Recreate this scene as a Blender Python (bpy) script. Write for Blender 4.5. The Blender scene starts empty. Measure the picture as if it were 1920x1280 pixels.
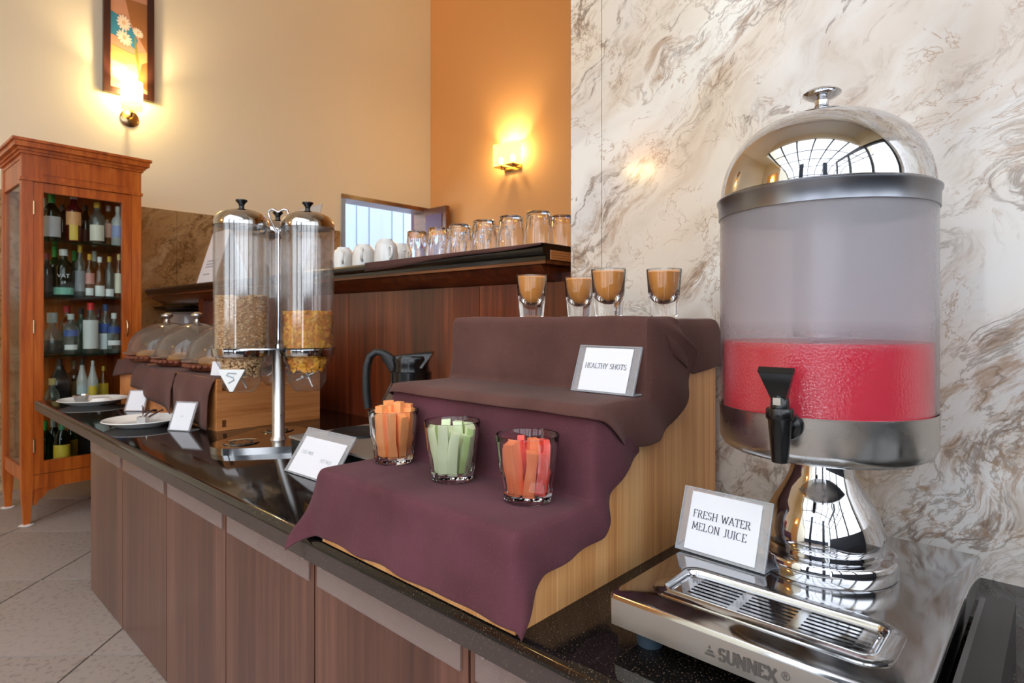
import bpy, bmesh, math, random
from mathutils import Vector, Matrix
random.seed(7)
PI = math.pi
SC = bpy.context.scene
COL = SC.collection

# ---------------------------------------------------------------- camera, sky, exposure
ZC = 0.93                      # camera height above the floor
ZT = 0.58                      # counter top height
FPX = 1120.0                   # focal length in pixels of the 1920x1280 frame
YAW = math.atan2(0.6823, 0.7311)
cam_d = bpy.data.cameras.new('camera')
cam = bpy.data.objects.new('camera', cam_d); COL.objects.link(cam)
cam.location = (0, 0, ZC); cam.rotation_euler = (PI/2, 0, YAW)
cam_d.sensor_width = 36; cam_d.lens = FPX/1920*36; cam_d.shift_y = -40/1920
cam_d.clip_start = 0.02
cam_d.dof.use_dof = True; cam_d.dof.focus_distance = 0.85; cam_d.dof.aperture_fstop = 11
SC.camera = cam
vs = SC.view_settings
vs.view_transform = 'Standard'; vs.look = 'None'; vs.exposure = 0.8; vs.gamma = 1; vs.use_curve_mapping = False
SC.cycles.max_bounces = 14; SC.cycles.transparent_max_bounces = 24; SC.cycles.transmission_bounces = 12
SC.cycles.glossy_bounces = 6; SC.cycles.diffuse_bounces = 5
SC.cycles.caustics_reflective = False; SC.cycles.caustics_refractive = True
SC.cycles.sample_clamp_indirect = 6

w = bpy.data.worlds.new('sky'); SC.world = w; w.use_nodes = True
bg = w.node_tree.nodes['Background']
bg.inputs[0].default_value = (0.86, 0.93, 1.0, 1); bg.inputs[1].default_value = 2.3

F_ = Vector((-0.6823, 0.7311, 0)); R_ = Vector((0.7311, 0.6823, 0))
def ray(x, y): return F_ + R_*((x-960)/FPX) + Vector((0, 0, (600-y)/FPX))
def onz(x, y, z): d = ray(x, y); t = (z-ZC)/d.z; return Vector((0, 0, ZC)) + d*t
def onY(x, y, Y): d = ray(x, y); return Vector((0, 0, ZC)) + d*(Y/d.y)
def onX(x, y, X): d = ray(x, y); return Vector((0, 0, ZC)) + d*(X/d.x)

# ---------------------------------------------------------------- materials
def lin(c):
    r = []
    for v in c:
        v /= 255.0
        r.append(v/12.92 if v <= 0.04045 else ((v+0.055)/1.055)**2.4)
    return (r[0], r[1], r[2], 1)
def newmat(name):
    m = bpy.data.materials.new(name); m.use_nodes = True
    nt = m.node_tree; nt.nodes.clear()
    out = nt.nodes.new('ShaderNodeOutputMaterial')
    return m, nt, out
def N(nt, t, **kw):
    n = nt.nodes.new(t)
    for k, v in kw.items():
        if k in n.inputs: n.inputs[k].default_value = v
        else: setattr(n, k, v)
    return n
def L(nt, a, b): nt.links.new(a, b)
def ramp(nt, stops, interp='LINEAR'):
    n = nt.nodes.new('ShaderNodeValToRGB'); n.color_ramp.interpolation = interp
    els = n.color_ramp.elements
    while len(els) < len(stops): els.new(0.5)
    for e, (p, c) in zip(els, stops): e.position = p; e.color = c
    return n
def coords(nt, scale=(1, 1, 1), rot=(0, 0, 0), loc=(0, 0, 0)):
    tc = N(nt, 'ShaderNodeTexCoord'); mp = N(nt, 'ShaderNodeMapping')
    mp.inputs['Scale'].default_value = scale; mp.inputs['Rotation'].default_value = rot; mp.inputs['Location'].default_value = loc
    L(nt, tc.outputs['Object'], mp.inputs['Vector'])
    return mp.outputs['Vector']
def plain(name, rgb, rough=0.5, metal=0, bump=0, bscale=200, coat=0, spec=0.5, sss=0, rvar=0, sheen=0):
    m, nt, out = newmat(name)
    p = N(nt, 'ShaderNodeBsdfPrincipled')
    p.inputs['Base Color'].default_value = lin(rgb); p.inputs['Roughness'].default_value = rough
    p.inputs['Metallic'].default_value = metal; p.inputs['Coat Weight'].default_value = coat
    p.inputs['Specular IOR Level'].default_value = spec
    if sheen: p.inputs['Sheen Weight'].default_value = sheen
    if sss:
        p.inputs['Subsurface Weight'].default_value = sss; p.inputs['Subsurface Radius'].default_value = (0.02, 0.008, 0.006)
    v = coords(nt)
    nz = N(nt, 'ShaderNodeTexNoise'); nz.inputs['Scale'].default_value = bscale; nz.inputs['Detail'].default_value = 3
    L(nt, v, nz.inputs['Vector'])
    if bump:
        b = N(nt, 'ShaderNodeBump'); b.inputs['Strength'].default_value = bump; b.inputs['Distance'].default_value = 0.002
        L(nt, nz.outputs['Fac'], b.inputs['Height']); L(nt, b.outputs['Normal'], p.inputs['Normal'])
    if rvar:
        mr = N(nt, 'ShaderNodeMapRange'); mr.inputs['To Min'].default_value = max(0.02, rough-rvar); mr.inputs['To Max'].default_value = rough+rvar
        n2 = N(nt, 'ShaderNodeTexNoise'); n2.inputs['Scale'].default_value = 12; L(nt, v, n2.inputs['Vector'])
        L(nt, n2.outputs['Fac'], mr.inputs['Value']); L(nt, mr.outputs['Result'], p.inputs['Roughness'])
    L(nt, p.outputs[0], out.inputs[0]); return m
def wood(name, dark, mid, light, axis='z', rough=0.35, grain=60, coat=0.2, stretch=0.06, bump=0.15):
    m, nt, out = newmat(name)
    s = [grain, grain, grain]; s['xyz'.index(axis)] = grain*stretch
    v = coords(nt, tuple(s))
    n1 = N(nt, 'ShaderNodeTexNoise'); n1.inputs['Scale'].default_value = 1.0; n1.inputs['Detail'].default_value = 5; n1.inputs['Roughness'].default_value = 0.65; n1.inputs['Distortion'].default_value = 0.3
    L(nt, v, n1.inputs['Vector'])
    s2 = [q*0.17 for q in s]
    v2 = coords(nt, tuple(s2), loc=(3.1, 1.7, 5.2))
    n2 = N(nt, 'ShaderNodeTexNoise'); n2.inputs['Scale'].default_value = 1.0; n2.inputs['Detail'].default_value = 3
    L(nt, v2, n2.inputs['Vector'])
    mx = N(nt, 'ShaderNodeMath', operation='ADD'); L(nt, n1.outputs['Fac'], mx.inputs[0]); L(nt, n2.outputs['Fac'], mx.inputs[1])
    hv = N(nt, 'ShaderNodeMath', operation='MULTIPLY'); hv.inputs[1].default_value = 0.5; L(nt, mx.outputs[0], hv.inputs[0])
    cr = ramp(nt, [(0.34, lin(dark)), (0.5, lin(mid)), (0.66, lin(light))]); L(nt, hv.outputs[0], cr.inputs[0])
    p = N(nt, 'ShaderNodeBsdfPrincipled'); p.inputs['Roughness'].default_value = rough; p.inputs['Coat Weight'].default_value = coat; p.inputs['Coat Roughness'].default_value = 0.15
    L(nt, cr.outputs[0], p.inputs['Base Color'])
    b = N(nt, 'ShaderNodeBump'); b.inputs['Strength'].default_value = bump; b.inputs['Distance'].default_value = 0.0015
    L(nt, n1.outputs['Fac'], b.inputs['Height']); L(nt, b.outputs['Normal'], p.inputs['Normal'])
    L(nt, p.outputs[0], out.inputs[0]); return m
def marble(name, base1, base2, brown, dark, scale=1.0, rough=0.12, rot=(0, 0.9, 0), pale=(236, 231, 222)):
    """flowing stone: warped coordinates, soft tan/pale bands, clustered brown streaks and broken thin veins"""
    m, nt, out = newmat(name)
    v = coords(nt, (scale, scale, scale), rot)
    def noise(vec, sc, det=3, ro=0.5, dist=0.0, off=(0, 0, 0), st=(1, 1, 1)):
        mp = N(nt, 'ShaderNodeMapping'); mp.inputs['Scale'].default_value = st; mp.inputs['Location'].default_value = off; L(nt, vec, mp.inputs['Vector'])
        n = N(nt, 'ShaderNodeTexNoise'); n.inputs['Scale'].default_value = sc; n.inputs['Detail'].default_value = det; n.inputs['Roughness'].default_value = ro; n.inputs['Distortion'].default_value = dist
        L(nt, mp.outputs[0], n.inputs['Vector']); return n
    def mrange(sock, a, b_, lo=0.0, hi=1.0):
        r = N(nt, 'ShaderNodeMapRange'); r.inputs['From Min'].default_value = a; r.inputs['From Max'].default_value = b_; r.inputs['To Min'].default_value = lo; r.inputs['To Max'].default_value = hi
        r.interpolation_type = 'SMOOTHSTEP'; L(nt, sock, r.inputs['Value']); return r.outputs[0]
    def mul(a, b_):
        q = N(nt, 'ShaderNodeMath', operation='MULTIPLY'); L(nt, a, q.inputs[0]); L(nt, b_, q.inputs[1]); return q.outputs[0]
    def mix(fac, c1, rgb):
        q = N(nt, 'ShaderNodeMixRGB'); q.inputs[2].default_value = lin(rgb); L(nt, fac, q.inputs[0]); L(nt, c1, q.inputs[1]); return q.outputs[0]
    wn = noise(v, 1.6, 3, .5)
    sb = N(nt, 'ShaderNodeVectorMath', operation='SUBTRACT'); sb.inputs[1].default_value = (.5, .5, .5); L(nt, wn.outputs['Color'], sb.inputs[0])
    sc_ = N(nt, 'ShaderNodeVectorMath', operation='SCALE'); sc_.inputs['Scale'].default_value = .55; L(nt, sb.outputs[0], sc_.inputs[0])
    ad = N(nt, 'ShaderNodeVectorMath', operation='ADD'); L(nt, v, ad.inputs[0]); L(nt, sc_.outputs[0], ad.inputs[1]); wv = ad.outputs[0]
    ST = (1, 1, .22)
    big = noise(wv, 1.1, 4, .5, 0, (0, 0, 0), (1, 1, .5))
    cb = ramp(nt, [(0.36, lin(base1)), (0.62, lin(base2))]); L(nt, big.outputs['Fac'], cb.inputs[0]); cur = cb.outputs[0]
    tan_ = mrange(noise(wv, 2.6, 5, .6, 0, (3, 1, 8), ST).outputs['Fac'], .50, .68, 0, .5); cur = mix(tan_, cur, tuple(int(x*.5+y*.5) for x, y in zip(base1, brown)))
    pl = mrange(noise(wv, 2.0, 3, .5, 0, (8, 2, 1), ST).outputs['Fac'], .54, .64, 0, .75); cur = mix(pl, cur, pale)
    fine = noise(wv, 13, 9, .72, .3, (2, 5, 3), (1, 1, .3))
    clus = mrange(noise(wv, 2.3, 6, .6, 0, (5, 9, 2), ST).outputs['Fac'], .44, .60)
    cur = mix(mul(mrange(fine.outputs['Fac'], .47, .62, 0, .8), clus), cur, brown)
    clus2 = mrange(noise(wv, 3.4, 5, .6, 0, (1, 4, 6), (1, 1, .4)).outputs['Fac'], .45, .58)
    def vein(cur, sc, off, wdt, col, amt, mask, st):
        n = noise(wv, sc, 7, .62, .5, off, st)
        q = N(nt, 'ShaderNodeMath', operation='SUBTRACT'); q.inputs[1].default_value = .5; L(nt, n.outputs['Fac'], q.inputs[0])
        ab = N(nt, 'ShaderNodeMath', operation='ABSOLUTE'); L(nt, q.outputs[0], ab.inputs[0])
        return mix(mul(mrange(ab.outputs[0], 0, wdt, amt, 0), mask), cur, col)
    cur = vein(cur, 3.2, (4, 1, 2), .022, dark, .75, clus2, ST)
    cur = vein(cur, 6.5, (9, 3, 6), .03, dark, .6, clus, (1, 1, .5))
    clus3 = mrange(noise(wv, 4.5, 5, .6, 0, (11, 4, 9)).outputs['Fac'], .46, .58)
    cur = vein(cur, 9.0, (1, 7, 3), .02, brown, .7, clus3, (1, 1, .7))
    p = N(nt, 'ShaderNodeBsdfPrincipled'); p.inputs['Roughness'].default_value = rough; p.inputs['Specular IOR Level'].default_value = 0.5
    L(nt, cur, p.inputs['Base Color']); L(nt, p.outputs[0], out.inputs[0]); return m
def glass(name, rgb=(255, 255, 255), rough=0.0, ior=1.45):
    m, nt, out = newmat(name)
    p = N(nt, 'ShaderNodeBsdfPrincipled'); p.inputs['Base Color'].default_value = lin(rgb); p.inputs['Roughness'].default_value = rough
    p.inputs['IOR'].default_value = ior; p.inputs['Transmission Weight'].default_value = 1
    L(nt, p.outputs[0], out.inputs[0]); return m
def thin(name, rgb=(255, 255, 255), haze=0.0, hazecol=(230, 230, 232), rough=0.03, ior=1.45, zhaze=None, drops=0, refl=1.0, transl=0.5):
    """clear thin-walled plastic or glass: transparent body, fresnel reflection, optional milky haze"""
    m, nt, out = newmat(name)
    tr = N(nt, 'ShaderNodeBsdfTransparent'); tr.inputs[0].default_value = lin(rgb)
    df = N(nt, 'ShaderNodeBsdfDiffuse'); df.inputs[0].default_value = lin(hazecol)
    tl = N(nt, 'ShaderNodeBsdfTranslucent'); tl.inputs[0].default_value = lin(hazecol)
    dm = N(nt, 'ShaderNodeMixShader'); dm.inputs[0].default_value = transl; L(nt, df.outputs[0], dm.inputs[1]); L(nt, tl.outputs[0], dm.inputs[2])
    hm = N(nt, 'ShaderNodeMixShader'); hm.inputs[0].default_value = haze
    L(nt, tr.outputs[0], hm.inputs[1]); L(nt, dm.outputs[0], hm.inputs[2])
    gl = N(nt, 'ShaderNodeBsdfGlossy'); gl.inputs['Roughness'].default_value = rough
    fr = N(nt, 'ShaderNodeLayerWeight'); fr.inputs['Blend'].default_value = 0.5
    pw = N(nt, 'ShaderNodeMath', operation='POWER'); pw.inputs[1].default_value = 4.0; L(nt, fr.outputs['Facing'], pw.inputs[0])
    fm = N(nt, 'ShaderNodeMath', operation='MULTIPLY_ADD'); fm.inputs[1].default_value = 0.75; fm.inputs[2].default_value = 0.045*refl; L(nt, pw.outputs[0], fm.inputs[0])
    mx = N(nt, 'ShaderNodeMixShader'); L(nt, fm.outputs[0], mx.inputs[0]); L(nt, hm.outputs[0], mx.inputs[1]); L(nt, gl.outputs[0], mx.inputs[2])
    if zhaze:   # condensation: more fogged above the liquid (object-space height)
        z0, z1, h0, h1 = zhaze
        tc = N(nt, 'ShaderNodeTexCoord'); sp = N(nt, 'ShaderNodeSeparateXYZ'); L(nt, tc.outputs['Object'], sp.inputs[0])
        mr = N(nt, 'ShaderNodeMapRange'); mr.inputs['From Min'].default_value = z0; mr.inputs['From Max'].default_value = z1
        mr.inputs['To Min'].default_value = h0; mr.inputs['To Max'].default_value = h1; L(nt, sp.outputs['Z'], mr.inputs['Value']); L(nt, mr.outputs[0], hm.inputs[0])
    if drops:
        v = coords(nt, (1, 1, 0.8)); vo = N(nt, 'ShaderNodeTexVoronoi'); vo.inputs['Scale'].default_value = drops; L(nt, v, vo.inputs['Vector'])
        b = N(nt, 'ShaderNodeBump'); b.inputs['Strength'].default_value = 0.6; b.inputs['Distance'].default_value = 0.0006
        L(nt, vo.outputs['Distance'], b.inputs['Height']); L(nt, b.outputs['Normal'], gl.inputs['Normal']); L(nt, b.outputs['Normal'], fr.inputs['Normal'])
    L(nt, mx.outputs[0], out.inputs[0]); return m
def metal(name, rgb=(205, 205, 208), rough=0.12, aniso=0, rvar=0, scratch=0):
    m, nt, out = newmat(name)
    p = N(nt, 'ShaderNodeBsdfPrincipled'); p.inputs['Base Color'].default_value = lin(rgb); p.inputs['Metallic'].default_value = 1; p.inputs['Roughness'].default_value = rough
    if rvar:
        v = coords(nt); n2 = N(nt, 'ShaderNodeTexNoise'); n2.inputs['Scale'].default_value = 18; n2.inputs['Detail'].default_value = 6; L(nt, v, n2.inputs['Vector'])
        mr = N(nt, 'ShaderNodeMapRange'); mr.inputs['From Min'].default_value = .3; mr.inputs['From Max'].default_value = .7; mr.inputs['To Min'].default_value = max(.02, rough-rvar); mr.inputs['To Max'].default_value = rough+rvar
        L(nt, n2.outputs['Fac'], mr.inputs['Value']); L(nt, mr.outputs[0], p.inputs['Roughness'])
    L(nt, p.outputs[0], out.inputs[0]); return m
def emit(name, rgb, strength, tr=0.0):
    m, nt, out = newmat(name)
    e = N(nt, 'ShaderNodeEmission'); e.inputs[0].default_value = lin(rgb); e.inputs[1].default_value = strength
    if tr:
        t = N(nt, 'ShaderNodeBsdfTransparent'); mx = N(nt, 'ShaderNodeMixShader'); mx.inputs[0].default_value = tr
        L(nt, e.outputs[0], mx.inputs[1]); L(nt, t.outputs[0], mx.inputs[2]); L(nt, mx.outputs[0], out.inputs[0])
    else: L(nt, e.outputs[0], out.inputs[0])
    return m
def speckle(name, base, c1, c2, rough, scale=350, thr=0.62, bump=0.0, big=None):
    m, nt, out = newmat(name)
    v = coords(nt)
    n1 = N(nt, 'ShaderNodeTexNoise'); n1.inputs['Scale'].default_value = scale; n1.inputs['Detail'].default_value = 2; L(nt, v, n1.inputs['Vector'])
    r1 = ramp(nt, [(thr-0.02, lin(base)), (thr+0.03, lin(c1))]); L(nt, n1.outputs['Fac'], r1.inputs[0])
    n2 = N(nt, 'ShaderNodeTexNoise'); n2.inputs['Scale'].default_value = scale*0.02; n2.inputs['Detail'].default_value = 5; L(nt, v, n2.inputs['Vector'])
    mx = N(nt, 'ShaderNodeMixRGB'); mx.inputs[2].default_value = lin(c2)
    mr = N(nt, 'ShaderNodeMapRange'); mr.inputs['From Min'].default_value = .35; mr.inputs['From Max'].default_value = .7; mr.inputs['To Max'].default_value = 0.7; L(nt, n2.outputs['Fac'], mr.inputs['Value'])
    L(nt, mr.outputs[0], mx.inputs[0]); L(nt, r1.outputs[0], mx.inputs[1])
    p = N(nt, 'ShaderNodeBsdfPrincipled'); p.inputs['Roughness'].default_value = rough; L(nt, mx.outputs[0], p.inputs['Base Color'])
    if bump:
        b = N(nt, 'ShaderNodeBump'); b.inputs['Strength'].default_value = bump; b.inputs['Distance'].default_value = 0.001; L(nt, n1.outputs['Fac'], b.inputs['Height']); L(nt, b.outputs['Normal'], p.inputs['Normal'])
    L(nt, p.outputs[0], out.inputs[0]); return m
def fabric(name, c1, c2, c3):
    m, nt, out = newmat(name)
    v = coords(nt)
    nb = N(nt, 'ShaderNodeTexNoise'); nb.inputs['Scale'].default_value = 7; nb.inputs['Detail'].default_value = 4; L(nt, v, nb.inputs['Vector'])
    r1 = ramp(nt, [(0.35, lin(c1)), (0.65, lin(c2))]); L(nt, nb.outputs['Fac'], r1.inputs[0])
    ns = N(nt, 'ShaderNodeTexNoise'); ns.inputs['Scale'].default_value = 900; ns.inputs['Detail'].default_value = 2; L(nt, v, ns.inputs['Vector'])
    r2 = ramp(nt, [(0.60, (0, 0, 0, 1)), (0.75, (0.5, 0.5, 0.5, 1))]); L(nt, ns.outputs['Fac'], r2.inputs[0])
    mx = N(nt, 'ShaderNodeMixRGB'); mx.inputs[2].default_value = lin(c3); L(nt, r2.outputs[0], mx.inputs[0]); L(nt, r1.outputs[0], mx.inputs[1])
    p = N(nt, 'ShaderNodeBsdfPrincipled'); p.inputs['Roughness'].default_value = 0.85; p.inputs['Specular IOR Level'].default_value = 0.2; p.inputs['Sheen Weight'].default_value = 0.06; p.inputs['Sheen Roughness'].default_value = 0.5
    b = N(nt, 'ShaderNodeBump'); b.inputs['Strength'].default_value = 0.35; b.inputs['Distance'].default_value = 0.0008; L(nt, ns.outputs['Fac'], b.inputs['Height']); L(nt, b.outputs['Normal'], p.inputs['Normal'])
    L(nt, mx.outputs[0], p.inputs['Base Color']); L(nt, p.outputs[0], out.inputs[0]); return m

M = {}
M['cream'] = plain('cream_paint', (248, 238, 212), 0.8, bump=0.05, bscale=60)
M['orange'] = plain('orange_paint', (253, 190, 124), 0.75, bump=0.05, bscale=60)
M['white_paint'] = plain('white_paint', (246, 243, 236), 0.8)
M['marble'] = marble('wall_marble', (222, 206, 186), (214, 210, 208), (164, 132, 104), (122, 100, 84), 2.5, 0.1, (0, -0.75, 0))
M['marble_dado'] = marble('dado_marble', (190, 158, 116), (176, 142, 98), (126, 92, 54), (100, 74, 44), 2.6, 0.15, (0.7, 0.2, 0.3), (206, 182, 146))
M['floor_tile'] = speckle('floor_tile', (162, 149, 140), (138, 126, 118), (174, 162, 155), 0.45, 60, 0.58, 0.2)
M['grout'] = plain('grout', (112, 100, 92), 0.9)
M['granite'] = speckle('black_granite', (20, 18, 18), (128, 108, 88), (22, 18, 17), 0.06, 460, 0.655)
M['granite_edge'] = speckle('granite_edge', (66, 56, 54), (92, 80, 76), (74, 62, 60), 0.28, 300, 0.62)
M['counter_wood'] = wood('counter_laminate', (66, 38, 32), (96, 60, 50), (126, 84, 68), 'z', 0.3, 55, 0.35, 0.03)
M['bar_wood'] = wood('bar_wood', (58, 22, 10), (104, 46, 24), (150, 78, 42), 'z', 0.3, 40, 0.4, 0.05)
M['shelf_black'] = plain('black_lacquer', (24, 22, 21), 0.25, coat=0.3)
M['copper_trim'] = wood('brown_trim', (80, 40, 18), (112, 62, 30), (150, 92, 50), 'x', 0.35, 50)
M['bamboo'] = wood('bamboo_ply', (196, 130, 74), (224, 162, 102), (242, 190, 132), 'z', 0.4, 260, 0.15, 0.012, 0.1)
M['crate_wood'] = wood('crate_pine', (184, 108, 52), (214, 138, 78), (230, 160, 98), 'y', 0.5, 90, 0.05, 0.06)
M['teak'] = wood('teak_cabinet', (132, 54, 8), (186, 88, 22), (216, 120, 40), 'z', 0.35, 45, 0.25, 0.07)
M['cloth_purple'] = fabric('purple_brown_cotton', (82, 44, 50), (100, 56, 66), (130, 92, 100))
M['cloth_brown'] = fabric('brown_cotton', (84, 54, 48), (102, 68, 62), (132, 100, 92))
M['steel'] = metal('polished_steel', (186, 186, 188), 0.10, rvar=0.06)
M['chrome'] = metal('chrome', (200, 200, 203), 0.035)
M['steel_brushed'] = metal('brushed_steel', (196, 194, 192), 0.33, rvar=0.1)
M['lid_skirt'] = metal('lid_skirt', (138, 140, 148), 0.28)
M['band'] = metal('worn_band', (192, 190, 188), 0.28, rvar=0.14)
M['steel_matte'] = metal('matte_steel', (200, 196, 190), 0.5)
M['dark_steel'] = metal('dark_steel', (120, 122, 126), 0.2)
M['black_plastic'] = plain('black_plastic', (14, 14, 16), 0.22, spec=0.5)
M['black_matte'] = plain('black_matte', (26, 27, 29), 0.5)
M['rubber'] = plain('rubber', (50, 66, 80), 0.6)
M['glass'] = glass('clear_glass')
M['acrylic'] = thin('acrylic', (248, 248, 250), 0.24, (236, 236, 240), 0.03, transl=0.0)
M['acrylic_edge'] = thin('acrylic_edge', (225, 228, 232), 0.35, (225, 228, 234), 0.05, transl=0.0)
M['strip'] = thin('strip_acrylic', (240, 236, 236), 0.34, (190, 168, 164), 0.05, refl=1.6, transl=0.0)
M['cabinet_glass'] = thin('cabinet_glass', (246, 250, 248), 0.0, refl=.6)
M['dome'] = thin('dome_acrylic', (226, 222, 216), 0.22, (205, 198, 190), 0.06)
M['tube'] = thin('cereal_tube', (250, 250, 250), 0.06, (225, 222, 218), 0.08, refl=2.2)
M['hopper'] = thin('hopper_plastic', (248, 248, 248), 0.06, (205, 205, 205), 0.05, refl=1.2)
M['juice_tank'] = thin('juice_tank', (244, 240, 244), 0.3, (238, 238, 244), 0.08, zhaze=(0.318, 0.35, 0.03, 0.40), drops=420, refl=1.7)
M['white'] = plain('white_ceramic', (242, 242, 240), 0.15, coat=0.3)
M['paper'] = plain('paper', (236, 236, 242), 0.7)
M['ink'] = plain('ink', (66, 68, 78), 0.8)
M['ink_pale'] = plain('pale_ink', (168, 174, 184), 0.8)
M['ink_green'] = plain('green_ink', (70, 150, 110), 0.8)
M['etch'] = plain('etched_mark', (84, 78, 74), 0.6)
M['red_juice'] = plain('watermelon_juice', (252, 30, 66), 0.3)
M['orange_juice'] = plain('orange_shot', (255, 172, 84), 0.3)
M['carrot'] = plain('carrot', (255, 168, 104), 0.42, bump=0.15, bscale=180, sss=0.1)
M['red_carrot'] = plain('red_carrot', (248, 92, 76), 0.4, bump=0.15, bscale=160, sss=0.12)
M['red_carrot2'] = plain('red_carrot_core', (250, 138, 92), 0.4, bump=0.15, bscale=160, sss=0.12)
M['cucumber'] = plain('cucumber_flesh', (222, 232, 192), 0.35, bump=0.1, bscale=150, sss=0.15)
M['cucumber_skin'] = plain('cucumber_skin', (176, 200, 128), 0.35, bump=0.2, bscale=120)
M['granola1'] = plain('granola_oats', (232, 194, 142), 0.7)
M['granola2'] = plain('granola_brown', (212, 164, 110), 0.7)
M['flakes1'] = plain('corn_flakes', (252, 186, 54), 0.55)
M['flakes2'] = plain('corn_flakes_toasted', (244, 156, 36), 0.55)
M['basket'] = wood('basket_weave', (84, 40, 24), (120, 62, 40), (160, 92, 64), 'x', 0.6, 220, 0, 0.3)
M['bread'] = plain('bread', (206, 150, 84), 0.6, bump=0.2, bscale=60)
M['coffee_glass'] = thin('carafe_glass', (225, 222, 216), 0.10, (200, 196, 190), 0.03, refl=1.5)
M['blue_wall'] = plain('pale_blue_wall', (156, 176, 206), 0.7)
M['plum'] = plain('plum_paint', (82, 56, 70), 0.6)
M['plum_panel'] = plain('plum_panel', (104, 76, 112), 0.5)
M['frame_dark'] = wood('dark_frame', (44, 22, 16), (62, 32, 24), (84, 46, 34), 'z', 0.4, 60)
M['shade'] = emit('lamp_shade_lit', (255, 208, 70), 5.0, 0.25)
M['shade_hot'] = emit('lamp_shade_hot', (255, 222, 110), 6.0, 0.2)
M['bulb'] = emit('bulb', (255, 226, 150), 40.0)
M['brass'] = metal('brushed_brass', (190, 160, 120), 0.25)
M['slate'] = plain('added_slate', (44, 52, 66), 0.6)
M['bar_iron'] = plain('conservatory_bars', (44, 46, 50), 0.5)

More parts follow.
